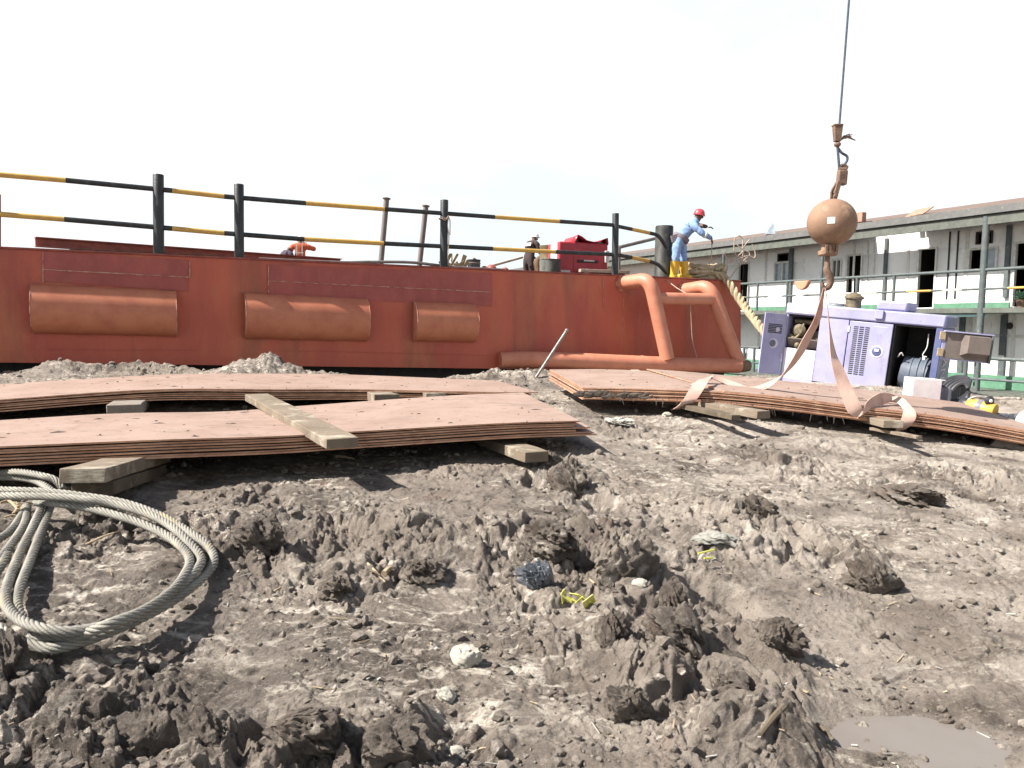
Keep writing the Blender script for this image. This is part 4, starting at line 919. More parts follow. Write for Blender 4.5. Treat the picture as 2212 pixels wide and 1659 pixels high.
for col_ in range(3):
    mb = MB()
    for k in range(24):
        b0 = .20 + k * .0325
        mb.box(gpt(1.085 + col_ * .085 + .035, b0 + .009, .0085), gr * .033, gu_ * .009, gf * .003)
    mb.build('vent_slots', M['darkin'], dr)
c = gpt(1.47, .60, .009)
mb = MB(); n = 22; mb.lathe(c, [(.095, 0), (.095, .004), (.08, .006), (.075, .002)], n, gf); mb.build('handle_recess', M['lilacwhite'], dr)
MB().lathe(c, [(.07, .007), (.066, .009)], n, gf).build('recess_shade', M['navy'], dr); MB().box(c + gf * .014 + gu_ * .02, gr * .035, gu_ * .022, gf * .006).build('handle', M['lilacwhite'], dr, bevel=.004)
gbox(1.38, 1.58, .985, .992, .008, .010, 'decal', 'pale', dr, 0)
for b0 in (.12, .86): gbox(1.0, 1.03, b0, b0 + .10, .0, .02, 'hinge', 'pale', dr, .003)
# left bay: lower panel and roof band with sunlight painted into their white, louvre flap, engine
gbox(.03, .55, .0, .50, -.03, .004, 'lower_panel', 'lilacwhite'); gbox(-.0, .55, 1.09, GH - .015, .0205, .026, 'pale_band', 'lilacwhite')
mb = MB(); mb.box(gpt(.30, .59, -.05), gr * .24, gu_ * .07 + gf * .05, gf * .008); mb.box(gpt(.30, .665, -.02), gr * .25, gu_ * .012, gf * .02); mb.build('louvre_flap', M['inside'], gen)
mb = MB(); e0 = gpt(.12, .78, -.25)
mb.cyl(gpt(.08, .95, -.22), gpt(.55, .95, -.25), .045); mb.lathe(gpt(.20, .80, -.2), [(.05, 0), (.10, .02), (.11, .1), (.06, .14)], 16, gf); mb.box(gpt(.33, .68, -.4), gr * .2, gu_ * .13, gf * .12)
mb.tube(spline([gpt(.08, .72, -.1), gpt(.14, .66, -.06), gpt(.22, .74, -.08), gpt(.26, .92, -.12)], 6), .022, 8); mb.cyl(gpt(.05, .70, -.12), gpt(.16, .62, -.06), .05)
mb.sphere(gpt(.24, .56, .02), .05, 14); mb.build('engine', M['engine'], gen)
# right bay: alternator
mb = MB(); mb.cyl(gpt(1.80, .30, -.40), gpt(2.17, .27, -.40), .27, n=28); mb.cyl(gpt(2.17, .27, -.40), gpt(2.21, .27, -.40), .18, n=24)
for k in range(3): mb.cyl(gpt(1.92 + k * .1, .29, -.40), gpt(1.945 + k * .1, .29, -.40), .28, n=28)
mb.build('alternator', M['alt'], gen)
mb = MB(); mb.tube(spline([gpt(1.75, .55, -.15), gpt(1.8, .62, -.1), gpt(1.83, .58, -.12)], 5), .01, 6); mb.tube(spline([gpt(2.13, .95, -.15), gpt(2.14, .75, -.12), gpt(2.1, .62, -.1), gpt(2.16, .6, -.1)], 5), .008, 6); mb.box(gpt(2.12, .58, -.12), gr * .02, gu_ * .03, gf * .02); mb.build('cables', M['pale'], gen)
mb = MB(); rnd = random.Random(8)
for k in range(5): mb.tube(spline([gpt(2.0 + k * .04, .02, -.05), gpt(1.92 + k * .05, .16 + .03 * k, .02), gpt(1.86 + k * .03, .0, .1), gpt(1.80 + k * .03, -.2, .25)], 6), .008, 6)
mb.build('loose_wires', M['darkplast'], gen)
# open door swung out at the right, with its inner pocket
hinge = gpt(GW + .0, .60, .03); od = (V((.985, -.17, 0)).normalized()); od = od * math.cos(ti) - Z * math.sin(ti); ou = gu_; on = od.cross(ou).normalized()
if on.y > 0: on = -on
def obox(a0, a1, b0, b1, c0, c1, name, m, par, bev=.004):
    return MB().box(hinge + od * (a0 + a1) / 2 + ou * (b0 + b1) / 2 + on * (c0 + c1) / 2, od * (a1 - a0) / 2, ou * (b1 - b0) / 2, on * (c1 - c0) / 2).build(name, M[m], par, bevel=bev)
dw = .70; dh = .43
d2 = obox(.02, dw, 0, dh, -.02, .0, 'open_door', 'lilac', gen)
obox(.06, dw - .03, .02, dh - .02, .0005, .006, 'inner_lining', 'inside', d2); obox(.02, dw, dh - .02, dh, .0, .05, 'door_lip', 'lilac', d2); obox(dw - .03, dw, 0, dh - .02, .0, .05, 'door_lip', 'rail', d2)
mb = MB(); q = lambda a, b, c: hinge + od * a + ou * b + on * c
mb.hexa([q(.28, .08, .006), q(.64, .08, .006), q(.64, .13, .12), q(.34, .13, .12), q(.28, .39, .006), q(.64, .39, .006), q(.64, .38, .12), q(.34, .38, .12)]); mb.build('air_duct', M['inside'], d2)
for b0 in (.04, .29): obox(-.03, .05, b0, b0 + .12, -.01, .02, 'hinge', 'straw', d2)
# opened panel at the left end
ld = V((-.97, -.24, 0)).normalized(); ld = ld * math.cos(ti) + Z * math.sin(ti) * .9; ln = V((-.24 * -1, -.97, 0)); ln = gu_.cross(ld).normalized()
if ln.y > 0: ln = -ln
lo_ = gpt(-.0, .03, .02)
def lbox(a0, a1, b0, b1, c0, c1, name, m, par, bev=.004):
    return MB().box(lo_ + ld * (a0 + a1) / 2 + gu_ * (b0 + b1) / 2 + ln * (c0 + c1) / 2, ld * (a1 - a0) / 2, gu_ * (b1 - b0) / 2, ln * (c1 - c0) / 2).build(name, M[m], par, bevel=bev)
lw = .40
d3 = lbox(0, lw, 0, 1.02, -.015, .01, 'open_panel', 'lilac', gen)
mb = MB()
for k in range(6): mb.box(lo_ + ld * .19 + gu_ * (.70 + k * .027) + ln * .0105, ld * .13, gu_ * .008, ln * .003)
mb.build('vent_slots', M['darkin'], d3); MB().lathe(lo_ + ld * .14 + gu_ * .755 + ln * .012, [(.04, 0), (.035, .012)], 16, ln).build('cap', M['lilacwhite'], d3)
c = lo_ + ld * .19 + gu_ * .52 + ln * .0105; MB().lathe(c, [(.085, 0), (.085, .004), (.07, .006)], 20, ln).build('handle_recess', M['lilacwhite'], d3); MB().lathe(c + ld * .02, [(.06, .007), (.055, .009)], 20, ln).build('recess_shade', M['alt'], d3)
lbox(.04, .16, .92, .926, .011, .013, 'decal', 'pale', d3, 0)
# roof box, exhaust
gbox(1.36, 1.80, GH + .002, GH + .15, -.75, -.05, 'roof_box', 'lilac', bev=.03); gbox(1.38, 1.50, GH - .14, GH - .0, .021, .06, 'lug', 'lilac'); 
mb = MB(); c = gpt(.92, GH, -.4); mb.lathe(c, [(.12, 0), (.12, .14), (.15, .15), (.15, .18), (.06, .24), (.02, .25)], 20, gu_); mb.build('exhaust', M['engine'], gen)
mb = MB().lathe(gpt(.72, GH + .01, -.2), [(.14, 0), (.13, .03), (.1, .045)], 20, gu_); mb.build('filler_cap', M['greyplast'], gen)
# blocks under it
for a_, b_, w_ in ((.60, .80, .12), (1.9, 2.2, .14), (.1, .3, .12)):
    p_ = gpt((a_ + b_) / 2, -.18, -.35); gzv = b1(p_.x, p_.y)
    tag(MB().box(V((p_.x, p_.y, (p_.z + .075 + gzv - .1) / 2)), gr0 * .11, gf * .42, Z * max(.05, (p_.z + .075 - gzv + .1) / 2)).build('prop_block', M['wood'], bevel=.01), {.60: 'timber block under the middle of the lilac generator', 1.9: 'timber block under the alternator end of the lilac generator', .1: 'timber block under the left end of the lilac generator'}[a_], 'block', 'blocks under the generator')
# lettering on the end panel, reading down
cu = bpy.data.curves.new('lettering', 'FONT'); cu.body = 'AN'; cu.size = .30; cu.extrude = .002; cu.align_x = 'CENTER'; cu.align_y = 'CENTER'
_t = bpy.data.objects.new('tmp', cu); COL.objects.link(_t); bpy.context.view_layer.update(); _me = bpy.data.meshes.new_from_object(_t.evaluated_get(bpy.context.evaluated_depsgraph_get())); bpy.data.objects.remove(_t)
lt = bpy.data.objects.new('lettering', _me); COL.objects.link(lt); _me.materials.clear(); _me.materials.append(M['pale']); lt.parent = gen
nx = gr                                           # outward of the right end
xa = -gu_; za = gr; ya = za.cross(xa)
R_ = Matrix((xa, ya, za)).transposed().to_4x4(); R_ = R_ @ Matrix.Diagonal((.8, 1.7, 1, 1)); R_.translation = gpt(GW + .006, .43, -.45) - ORG[gen.name]
lt.matrix_local = R_
FLAT += [((gpt(a_, 0, -.4)).x, (gpt(a_, 0, -.4)).y, .9) for a_ in (.2, 1.1, 2.0)]
# ------------------------------------------------------------------ the sheet of mud itself
ground = make_ground()
# ------------------------------------------------------------------ crane line with ball and hook
CYd = 8.25
def cp(x, y): return P(x, y, CYd)
bc = cp(1797, 481); br = 52.5 / FP * bc.y / 1.04
crane = thing('crane_ball', bc, 'rusty round crane ball with white sticker, hook and wire line hanging from above', 'crane hook')
top_ = cp(1834, 0); low_ = cp(1813, 272); far = low_ + (top_ - low_) * 2.6
MB().tube([low_, top_, far], .012, 8).build('line', M['cable'], crane)
b_ = MB().sphere(bc, br, 48, sc=(1, 1, .985)).build('ball', M['ball'], crane, smooth=60)
d_ = ray(1797, 475); nrm = (-d_).normalized(); sc_ = bc + (nrm + Z * .10).normalized() * br * .994
nn = (sc_ - bc).normalized(); sx_ = nn.cross(Z).normalized(); sy_ = sx_.cross(nn)
mb = MB(); g = 6; vs = []
for j in range(g + 1):
    for i in range(g + 1):
        p_ = nn + sx_ * ((i / g - .5) * .30 + .03) + sy_ * ((j / g - .5) * .27)
        p_ = p_.normalized(); vs.append(bc + V((p_.x, p_.y, p_.z * .987)) * (br + .0015))
mb.add(vs, [(j * (g + 1) + i, j * (g + 1) + i + 1, (j + 1) * (g + 1) + i + 1, (j + 1) * (g + 1) + i) for j in range(g) for i in range(g)])
mb.build('sticker', M['sticker'], b_)
mb = MB(); a, c = cp(1809, 306), cp(1809, 271); mb.hexa([a + V(q) for q in ((-.035, -.03, 0), (.03, -.03, 0), (.03, .03, 0), (-.035, .03, 0))] + [c + V(q) for q in ((-.045, -.035, 0), (.048, -.035, 0), (.048, .035, 0), (-.045, .035, 0))]); mb.box(c + V((.0, 0, .0)), (.05, 0, 0), (0, .04, 0), (0, 0, .01))
mb.build('wedge_socket', M['rust'], crane, bevel=.006)
mb = MB(); rnd = random.Random(2)
for k in range(8): 
    e = cp(1826 + rnd.uniform(0, 22), 295 + rnd.uniform(-11, 9)); mb.tube(spline([cp(1808, 308), cp(1818, 301), cp(1826, 296 + rnd.uniform(-3, 3)), e], 4), [.010] * 8 + [.006] * 5, 6)
mb.build('frayed_tail', M['rust'], crane); MB().sphere(cp(1809, 312), .036, 16, sc=(1, 1, .8)).build('rope_clamp', M['rust'], crane)
mb = MB(); mb.tube(spline([cp(1809, 316), cp(1811, 340), cp(1813, 366)], 5), .014, 8); mb.tube(spline([cp(1809, 318), cp(1818, 330), cp(1829, 337), cp(1830, 346), cp(1824, 356)], 6), .014, 8); mb.build('rope_eye', M['cable'], crane)
mb = MB(); cc = cp(1822, 362); mb.tube([cc + V((math.cos(t) * .035, 0, math.sin(t) * .03)) for t in [i * math.pi / 10 for i in range(21)]], .014, 8); mb.cyl(cp(1815, 358), cp(1832, 361), .012); mb.cyl(cp(1811, 366), cp(1828, 366), .022); mb.build('shackle', M['rust'], crane)
mb = MB(); mb.bar(cp(1820, 368), cp(1817, 400), .095, .08, V((0, 1, 0))); mb.bar(cp(1813, 392), cp(1803, 420), .05, .06, V((0, 1, 0))); mb.build('swivel', M['rust'], crane, bevel=.012)
mb = MB()
for s in (-.035, .035): mb.bar(cp(1811, 393) + V((0, s, 0)), cp(1800, 432) + V((0, s, 0)), .045, .014, V((0, 1, 0)))
mb.cyl(cp(1802, 424) + V((0, -.06, 0)), cp(1802, 424) + V((0, .06, 0)), .02); mb.tube(spline([cp(1806, 397), cp(1797, 412), cp(1795, 430)], 5), .013, 8); mb.build('link', M['rust'], crane, bevel=.004)
mb = MB(); c = cp(1789, 529); mb.lathe(c - Z * .115, [(.085, 0), (.098, .01), (.098, .05), (.07, .06), (.07, .14)], 20); mb.build('hook_head', M['ball'], crane)
mb = MB()
for s in (-.055, -.02, .05): mb.box(cp(1789, 540) + V((s, -.092, 0)), (.012, 0, 0), (0, .016, 0), (0, 0, .045))
mb.build('head_lugs', M['rust'], b_)
mb = MB(); pts = [cp(1788, 548), cp(1787, 570), cp(1786, 583), cp(1791, 594), cp(1794, 606), cp(1791, 618), cp(1785, 623), cp(1778, 619), cp(1776, 610)]
pp = spline(pts, 6); n_ = len(pp); mb.tube(pp, [.022 + .018 * math.sin(min(1, i / n_ * 1.25) * math.pi) for i in range(n_)], 12); mb.build('hook', M['rust'], crane)
# ------------------------------------------------------------------ webbing sling
sl = thing('lifting_sling', P(1782, 625, 8.25), 'frayed pink webbing sling hanging from the hook and wrapped round the slung steel stack', 'sling')
def sp(x, y, Y): return P(x, y, Y)
w = lambda x, y, z: V((x, y, z))
def strap_(name, pts, ws, par=sl, th=.007):
    P_ = spline([sp(*p) for p in pts], 8); W_ = spline(ws, 8); return MB().strap(P_, W_, th).build(name, M['strap'], par, smooth=60)
strap_('left_leg', [(1780, 622, 8.22), (1775, 648, 8.26), (1765, 690, 8.34), (1745, 728, 8.42), (1724, 768, 8.5), (1695, 808, 8.6), (1668, 828, 8.7), (1640, 838, 8.75), (1612, 839, 8.78)],
       [w(.03, .03, 0), w(.05, .03, .01), w(.09, .02, .03), w(.12, .02, .05), w(.125, .02, .06), w(.11, .02, .09), w(.07, .05, .09), w(.04, .09, .05), w(.03, .05, .02)])
strap_('right_leg', [(1783, 622, 8.22), (1787, 660, 8.2), (1792, 710, 8.18), (1800, 765, 8.15), (1810, 795, 8.12), (1822, 830, 8.08), (1836, 862, 8.02), (1846, 884, 7.99), (1856, 896, 8.0)],
       [w(.03, .05, 0), w(.03, .06, .0), w(.04, .06, .0), w(.08, .04, .0), w(.12, .02, .01), w(.14, .02, .03), w(.14, .02, .06), w(.14, .02, .07), w(.1, .02, .05)])
strap_('left_loop', [(1612, 839, 8.78), (1585, 831, 8.85), (1556, 820, 8.9), (1538, 816, 8.8), (1522, 820, 8.55), (1508, 836, 8.3), (1494, 858, 8.2), (1480, 874, 8.22), (1462, 884, 8.5)],
       [w(.03, .05, .03), w(.05, .07, .05), w(.04, .12, .04), w(.05, .12, .02), w(.14, .08, .0), w(.17, .03, .02), w(.17, .02, .03), w(.16, .02, .03), w(.14, .02, .02)])
strap_('left_tail', [(1540, 815, 8.84), (1512, 826, 8.8), (1490, 834, 8.75), (1475, 846 - 8, 8.9), (1455, 832, 9.2), (1420, 820, 9.5), (1385, 806, 9.8), (1370, 799, 9.95)],
       [w(.03, .10, .03), w(.04, .12, .04), w(.03, .1, .02), w(.02, .12, .0), w(.03, .14, .0), w(.05, .14, .0), w(.12, .06, .0), w(.1, .05, .0)])
strap_('right_wrap', [(1858, 893, 8.0), (1868, 882, 8.02), (1884, 870, 8.12), (1905, 862, 8.3), (1925, 860, 8.45), (1940, 864, 8.4)],
       [w(.07, .02, .1), w(.05, .05, .12), w(.03, .04, .13), w(.02, .05, .13), w(.04, .07, .08), w(.06, .08, .05)])
strap_('right_tail', [(1928, 860, 8.45), (1945, 866, 8.36), (1958, 880, 8.15), (1964, 892, 8.0), (1962, 906, 7.94), (1954, 920, 7.94), (1944, 930, 8.05)],
       [w(.05, .08, .04), w(.07, .06, .06), w(.1, .05, .04), w(.15, .03, .01), w(.16, .02, .02), w(.15, .02, .03), w(.13, .02, .03)])
# ------------------------------------------------------------------ wire rope coil
def cg(cx, cy): return (cx * .3958, 777.7 + cy * .3958)
laps = [
 [(-420,700,.05),(-180,690,.05),(0,708,.10),(240,718,.12),(480,745,.12),(700,785,.10),(900,860,.08),(1040,945,.07),(1130,1010,.06),(1168,1075,.06),(1150,1140,.05),(1060,1230,.05),(900,1340,.04),(700,1440,.04),(500,1520,.03),(320,1570,.03),(200,1565,.03),(80,1520,.05),(0,1470,.07),(-180,1330,.08),(-320,1120,.06),(-380,900,.06),(-260,770,.06)],
 [(-120,742,.1),(0,742,.14),(260,745,.17),(470,762,.17),(640,790,.15),(830,850,.13),(950,920,.12),(1035,1000,.10),(1095,1075,.09),(1085,1130,.09),(1000,1220,.08),(850,1330,.08),(640,1430,.08),(420,1480,.09),(250,1470,.10),(120,1425,.09),(50,1365,.07),(28,1300,.06),(50,1200,.05),(110,1050,.05),(170,930,.06),(225,810,.09),(262,735,.12)],
 [(195,775,.10),(330,785,.13),(480,808,.12),(650,852,.11),(790,900,.10),(910,960,.09),(990,1020,.09),(1035,1090,.10),(1010,1170,.10),(930,1270,.10),(780,1370,.11),(600,1440,.12),(420,1505,.06),(250,1510,.05),(170,1500,.04)],
 [(280,790,.08),(258,850,.06),(215,960,.05),(170,1080,.04),(130,1180,.04),(98,1280,.04),(95,1350,.05),(118,1410,.05)],
 [(-120,600,.04),(0,612,.08),(110,612,.11),(230,632,.12),(300,655,.10),(345,705,.05)],
 [(-100,640,.04),(60,640,.06),(180,655,.07),(250,690,.07),(300,730,.06)],
 [(150,800,.06),(140,880,.05),(95,960,.05),(30,1050,.05),(-60,1150,.04)],
 [(-60,1010,.05),(60,930,.04),(130,830,.05)],
 [(-40,1190,.04),(15,1110,.05),(40,1060,.05)],
]
RD = .0215
mbs = MB()
for i, lp in enumerate(laps):
    pts = []
    for cx, cy, hh in lp:
        x, y = cg(cx, cy); q = G(x, y, hh + RD + .05); pts.append(q)
    pts = even(spline(pts, 10), .011)
    m_ = laid(pts, RD * .64, 6, .20, RD * .385, 6, phase=i * .9)
    o = len(mbs.v); mbs.v += m_.v; mbs.f += [tuple(k + o for k in f) for f in m_.f]; mbs.m += m_.m
tag(mbs.build('wire_rope_coil', M['rope'], fix=False, smooth=0), 'coil of thick grey wire rope lying on the mud below the front stack', 'wire rope')
bpy.data.objects['wire_rope_coil'].data.shade_smooth()
mb = MB(); q = [G(*cg(a_, b_), .12) for a_, b_ in ((0, 780), (50, 770), (85, 800), (110, 825), (135, 790), (160, 800))]
mb.tube(spline(q, 6), .008, 6); rnd = random.Random(4)
for k in range(16):
    a_ = G(*cg(120 + rnd.uniform(-30, 30), 810 + rnd.uniform(-25, 60)), .10); b2_ = a_ + V((rnd.uniform(-.06, .06), rnd.uniform(-.05, .05), rnd.uniform(-.05, .04))); mb.tube([a_, a_.lerp(b2_, .5) + Z * .01, b2_], .006, 5)
tag(mb.build('tie_cord', M['straw']), 'frayed pale cord tied round the wire rope at the left edge', 'cord')
# ------------------------------------------------------------------ clods lying on the mud
mud2 = mud_material('clod mud', 5.3); 
CL = [(1345,1222,64,70,'largest dark rounded clod, upright in the middle of the mud',.4),(1188,1195,66,40,'broad flat-topped clod just behind the dark plastic bag',.5),(1537,1268,40,40,'pinkish flat-faced clod overhanging a dark hole, right of the tall clod',.4),(1447,1282,24,42,'narrow upright clod like a finger, between the holes',.3),
 (1462,1392,62,62,'wide broken clod with a rough front, in front of the upright finger clod',.45),(1685,1398,42,45,'blocky clod with a dark right side at the edge of the smooth mud',.4),(1590,1428,30,45,'small rounded clod beside the blocky clod',.4),(1888,1246,46,42,'lone grey clod on the smooth pale mud at the right',.35),
 (1222,1030,42,46,'square clod in front of the timber stub of the front stack',.4),(556,1190,46,40,'dark lumpy clod right of the wire rope coil',.4),(838,1632,64,52,'big clod at the bottom edge throwing a long shadow',.4),(668,1610,70,52,'broad pale clod at the bottom edge beside the burrow hole',.5),
 (330,1568,58,50,'sharp-edged clod at the lower left with a dark right side',.4),(436,1612,44,44,'jagged clod at the lower left beside the burrow hole',.4),(18,1446,34,64,'tall dark clod at the left edge under the wire rope',.4),(1575,1530,44,28,'low brown clod at the lower right, beside the puddle',.4),
 (1318,1395,34,46,'cone-shaped clod below the yellow wrapper',.4),(205,1120,40,34,'rough clod inside the wire rope coil',.4),(1355,1535,50,40,'pale blunt clod at the bottom, right of the crack',.45),(1640,1120,40,30,'flat grey clod in the middle distance right of centre',.5),(1960,1068,56,26,'low ragged clod on the pale ground at the right',.5),(905,1245,46,30,'dark-edged clod beside the dry sticks',.5),(1185,1005,30,26,'small clod right in front of the timber stub',.4),(725,1275,40,30,'lumpy clod left of the dry sticks',.45)]
for i, (px, py, rw, rh, lab, sink) in enumerate(CL):
    q = G(px, py + rh * .55); sc = q.length / FP; sx = rw * sc; sz = rh * sc
    g_ = gz(q.x, q.y); cz = min(g_, b1(q.x, q.y) + .10) + sz * (1 - sink) * .55
    mb = lumpmesh(V((q.x, q.y, cz)), sx * .9, sx * .75, sz * .9, 100 + i, 5, .5, 1.7)
    tag(mb.build('mud_clod', mud2, smooth=60), lab, 'mud clod', 'mud clods')
# crumbs: uncountable
rg = np.random.RandomState(3); bm = bmesh.new(); bmesh.ops.create_icosphere(bm, subdivisions=1, radius=1); iv = np.array([x.co[:] for x in bm.verts]); fi = np.array([[x.index for x in p.verts] for p in bm.faces]); bm.free()
N_ = 5200; yy = 2.2 + 9 * rg.rand(N_) ** 1.7; aa = (rg.rand(N_) - .5) * 1.5; xx = aa * yy
dens = perlin(xx * 1.1, yy * 1.1, 71); keep = dens > -.25; xx, yy = xx[keep], yy[keep]; N_ = len(xx)
zz = height(xx, yy); rr = (.004 + .016 * rg.rand(N_) ** 3.5) * (1 + .10 * yy)
vv = iv[None] * (1 + .5 * (rg.rand(N_, len(iv), 1) - .5)) * (rr[:, None, None] * np.stack([.7 + .8 * rg.rand(N_), .7 + .8 * rg.rand(N_), .5 + .5 * rg.rand(N_)], -1)[:, None, :]) + np.stack([xx, yy, zz + rr * .3], -1)[:, None, :]
ff = (fi[None] + (np.arange(N_) * len(iv))[:, None, None]).reshape(-1, 3)
me = bpy.data.meshes.new('mud_crumbs'); me.from_pydata(vv.reshape(-1, 3).tolist(), [], ff.tolist()); me.materials.append(mud2); o = bpy.data.objects.new('mud_crumbs', me); COL.objects.link(o); o['kind'] = 'stuff'; o['label'] = 'small crumbs of mud strewn over the ground'; o['category'] = 'mud crumbs'
# pale chips and straw
N_ = 420; yy = 2.3 + 8 * rg.rand(N_) ** 1.6; xx = (rg.rand(N_) - .5) * 1.45 * yy; zz = height(xx, yy); mb = MB()
for i in range(N_):
    L_ = (.006 + .03 * rg.rand() ** 4) * (1 + .06 * yy[i]); t = rg.rand() * 6.28; dx = V((math.cos(t), math.sin(t), rg.uniform(-.25, .3))) * L_; dy = V((-math.sin(t), math.cos(t), rg.uniform(-.3, .3))) * (.0018 + .003 * rg.rand() ** 3)
    c = V((xx[i], yy[i], zz[i] + .006)); mb.box(c, dx, dy, V((0, 0, .0015)), 0 if rg.rand() < .6 else 1)
o = mb.build('litter_chips', [M['straw'], M['dirtywhite']], smooth=0, fix=False); o['kind'] = 'stuff'; o['label'] = 'pale straw and shell chips scattered on the mud'; o['category'] = 'litter'
# puddle
mb = MB(); n = 120; zc = PZ_; pv = []
for k in range(n):
    t = k * 2 * math.pi / n; rr_ = np.arange(.03, 1., .006); hh_ = height(PUD.x + rr_ * 1.0 * math.cos(t), PUD.y + rr_ * .6 * math.sin(t)); up_ = np.nonzero(hh_ > zc + .004)[0]
    r1_ = rr_[up_[0]] + .012 if len(up_) else .6; pv.append(V((PUD.x + r1_ * math.cos(t), PUD.y + r1_ * .6 * math.sin(t), zc)))
mb.add(pv, [tuple(range(n))]); pm = mat('muddy water', (.20, .18, .165), (.185, .165, .148), 3, rough=.38, spec=.5, bump=.05, bscale=20); o = mb.build('puddle', pm, smooth=0); o['kind'] = 'structure'
# far water
mb = MB(); mb.add([V((-900, 17.2, -2.0)), V((900, 17.2, -2.0)), V((900, 1200, -2.0)), V((-900, 1200, -2.0))], [(0, 1, 2, 3)]); wm = mat('river water', (.10, .11, .09), rough=.12, bump=.3, bscale=1.2); o = mb.build('water', wm, smooth=0); o['kind'] = 'structure'
# ------------------------------------------------------------------ litter, tools and other things on the ground
def on(px, py, dz=0.):
    q = G(px, py); q.z = gz(q.x, q.y) + dz; return q
def crumple(c, sx, sy, sz, seed, rough=.45, fq=2.2):
    return lumpmesh(c, sx, sy, sz, seed, 5, rough, fq)
q = on(1166, 1276, .05); tag(crumple(q, .075, .06, .07, 201, .5, 2.6).build('plastic_bag', M['bag'], smooth=25), 'knotted dark grey plastic bag on the mud at the centre', 'plastic bag')
q = on(1243, 1322, .03); mb = MB(); rnd = random.Random(6)
for k in range(7):
    a = q + V((rnd.uniform(-.07, .07), rnd.uniform(-.04, .04), rnd.uniform(0, .04))); d1 = V((rnd.uniform(-.05, .05), rnd.uniform(-.02, .02), rnd.uniform(-.05, .05))); d2_ = V((rnd.uniform(-.04, .04), .02, rnd.uniform(-.03, .03)))
    mb.add([a - d1, a + d2_, a + d1, a - d2_ + Z * .01], [(0, 1, 2), (0, 2, 3)])
o = mb.build('wrapper', M['wrap'], smooth=0); s_ = o.modifiers.new('thick', 'SOLIDIFY'); s_.thickness = .003; tag(o, 'crumpled yellow green wrapper on the mud below the dark bag', 'wrapper')
for px, py, r, lab in [(1003, 1445, .047, 'large pale stone lying alone on the trodden mud'), (964, 1518, .03, 'small white broken stone below the large pale stone'), (985, 1610, .022, 'tiny pale green pebble near the bottom edge'), (1380, 1292, .03, 'white flat chip at the edge of the dark hole'), (1440, 905, .04, 'white crusty lump further from the front stack tip'), (1572, 1313, .014, 'tiny white pebble under the pink clod')]:
    q = on(px, py, r * .45); tag(lumpmesh(q, r * 1.25, r, r * .8, int(px), 4, .35).build('stone', M['stone'], smooth=40), lab, 'stone', 'pale stones on the mud')
q = on(1338, 925, .02); tag(lumpmesh(q, .13, .09, .035, 333, 5, .7, 2.4).build('salt_lump', M['dirtywhite'], smooth=60), 'white crumbly heap beside the tip of the front stack', 'lump')
q = on(1545, 1190, .02); mb = crumple(q, .11, .05, .035, 210, .5, 2.4); a = on(1590, 1202, .015); mb.tube(spline([q, q.lerp(a, .5) + Z * .01, a], 6), .014, 8)
tag(mb.build('rag', M['cloth'], smooth=30), 'twisted grey rag on the mud right of the large dark clod', 'rag')
STK = [((775, 1232), (832, 1280), .008, 'longest dry stick in the small group left of centre'), ((830, 1268), (845, 1255), .016, 'short thick broken stick in the small group left of centre'), ((800, 1262), (822, 1278), .005, 'thin short twig crossing the dry stick'), ((185, 1185), (262, 1173), .006, 'straight pale splinter inside the wire rope coil'), ((725, 990), (765, 995), .012, 'pale splinter below the end of the plank'), ((1690, 1610), (1640, 1650), .012, 'grey twig at the bottom, right of centre'), ((1765, 1560), (1800, 1590), .01, 'dark twig lying left of the puddle')]
for (a, b, r, lab) in STK:
    p, q = on(*a, .02), on(*b, .02); tag(MB().tube([p, p.lerp(q, .5) + Z * .006, q], [r, r * .9, r * .6], 7).build('stick', M['straw' if 'twig' not in lab else 'wooddark']), lab, 'stick', 'dry sticks on the mud')
for k, (a, b) in enumerate((((1507, 1225), (1542, 1219)), ((1520, 1236), (1540, 1232)))):
    p, q = on(*a, .05), on(*b, .05); tag(MB().tube([p, q], .005, 6).build('reed', M['wrap']), ['upper yellow reed stuck in the clod over the dark hole', 'lower yellow reed stuck in the clod over the dark hole'][k], 'reed', 'yellow reeds')
# steel rod leaning
a = P(1160, 812, 10.9); b = P(1224, 714, 11.0)
rt = thing('steel_rod', a, 'bare steel rod stuck slanting in the mud heap between the two stacks', 'rod'); MB().cyl(a - (b - a) * .15, b, .020, n=10).build('shaft', M['rod'], rt); MB().sphere(b, .028, 12).build('tip', M['rod'], rt)
# caked mud hanging on the slung stack
rnd = random.Random(12); mb = MB()
for k in range(70):
    t = rnd.random() ** 1.6; p = P(1252 + t * 175, 845 + t * 6 + rnd.uniform(0, 11), 8.44 - .05 * t); m_ = lumpmesh(p, rnd.uniform(.02, .065), .010, rnd.uniform(.010, .026), 300 + k, 2, .5, 2); mb.add(m_.v, m_.f)
for k in range(26):
    t = rnd.random(); p = P(1290 + t * 620, 862 + max(0, t - .4) * 90, 8.35 - .3 * t); mb.tube([p, p - Z * rnd.uniform(.02, .09) + V((rnd.uniform(-.02, .02), -.01, 0))], [.005, .002], 5)
tag(mb.build('mud_cake', M['mudgrey']), 'dark mud caked on the lower left edge of the slung stack', 'mud')['kind'] = 'stuff'
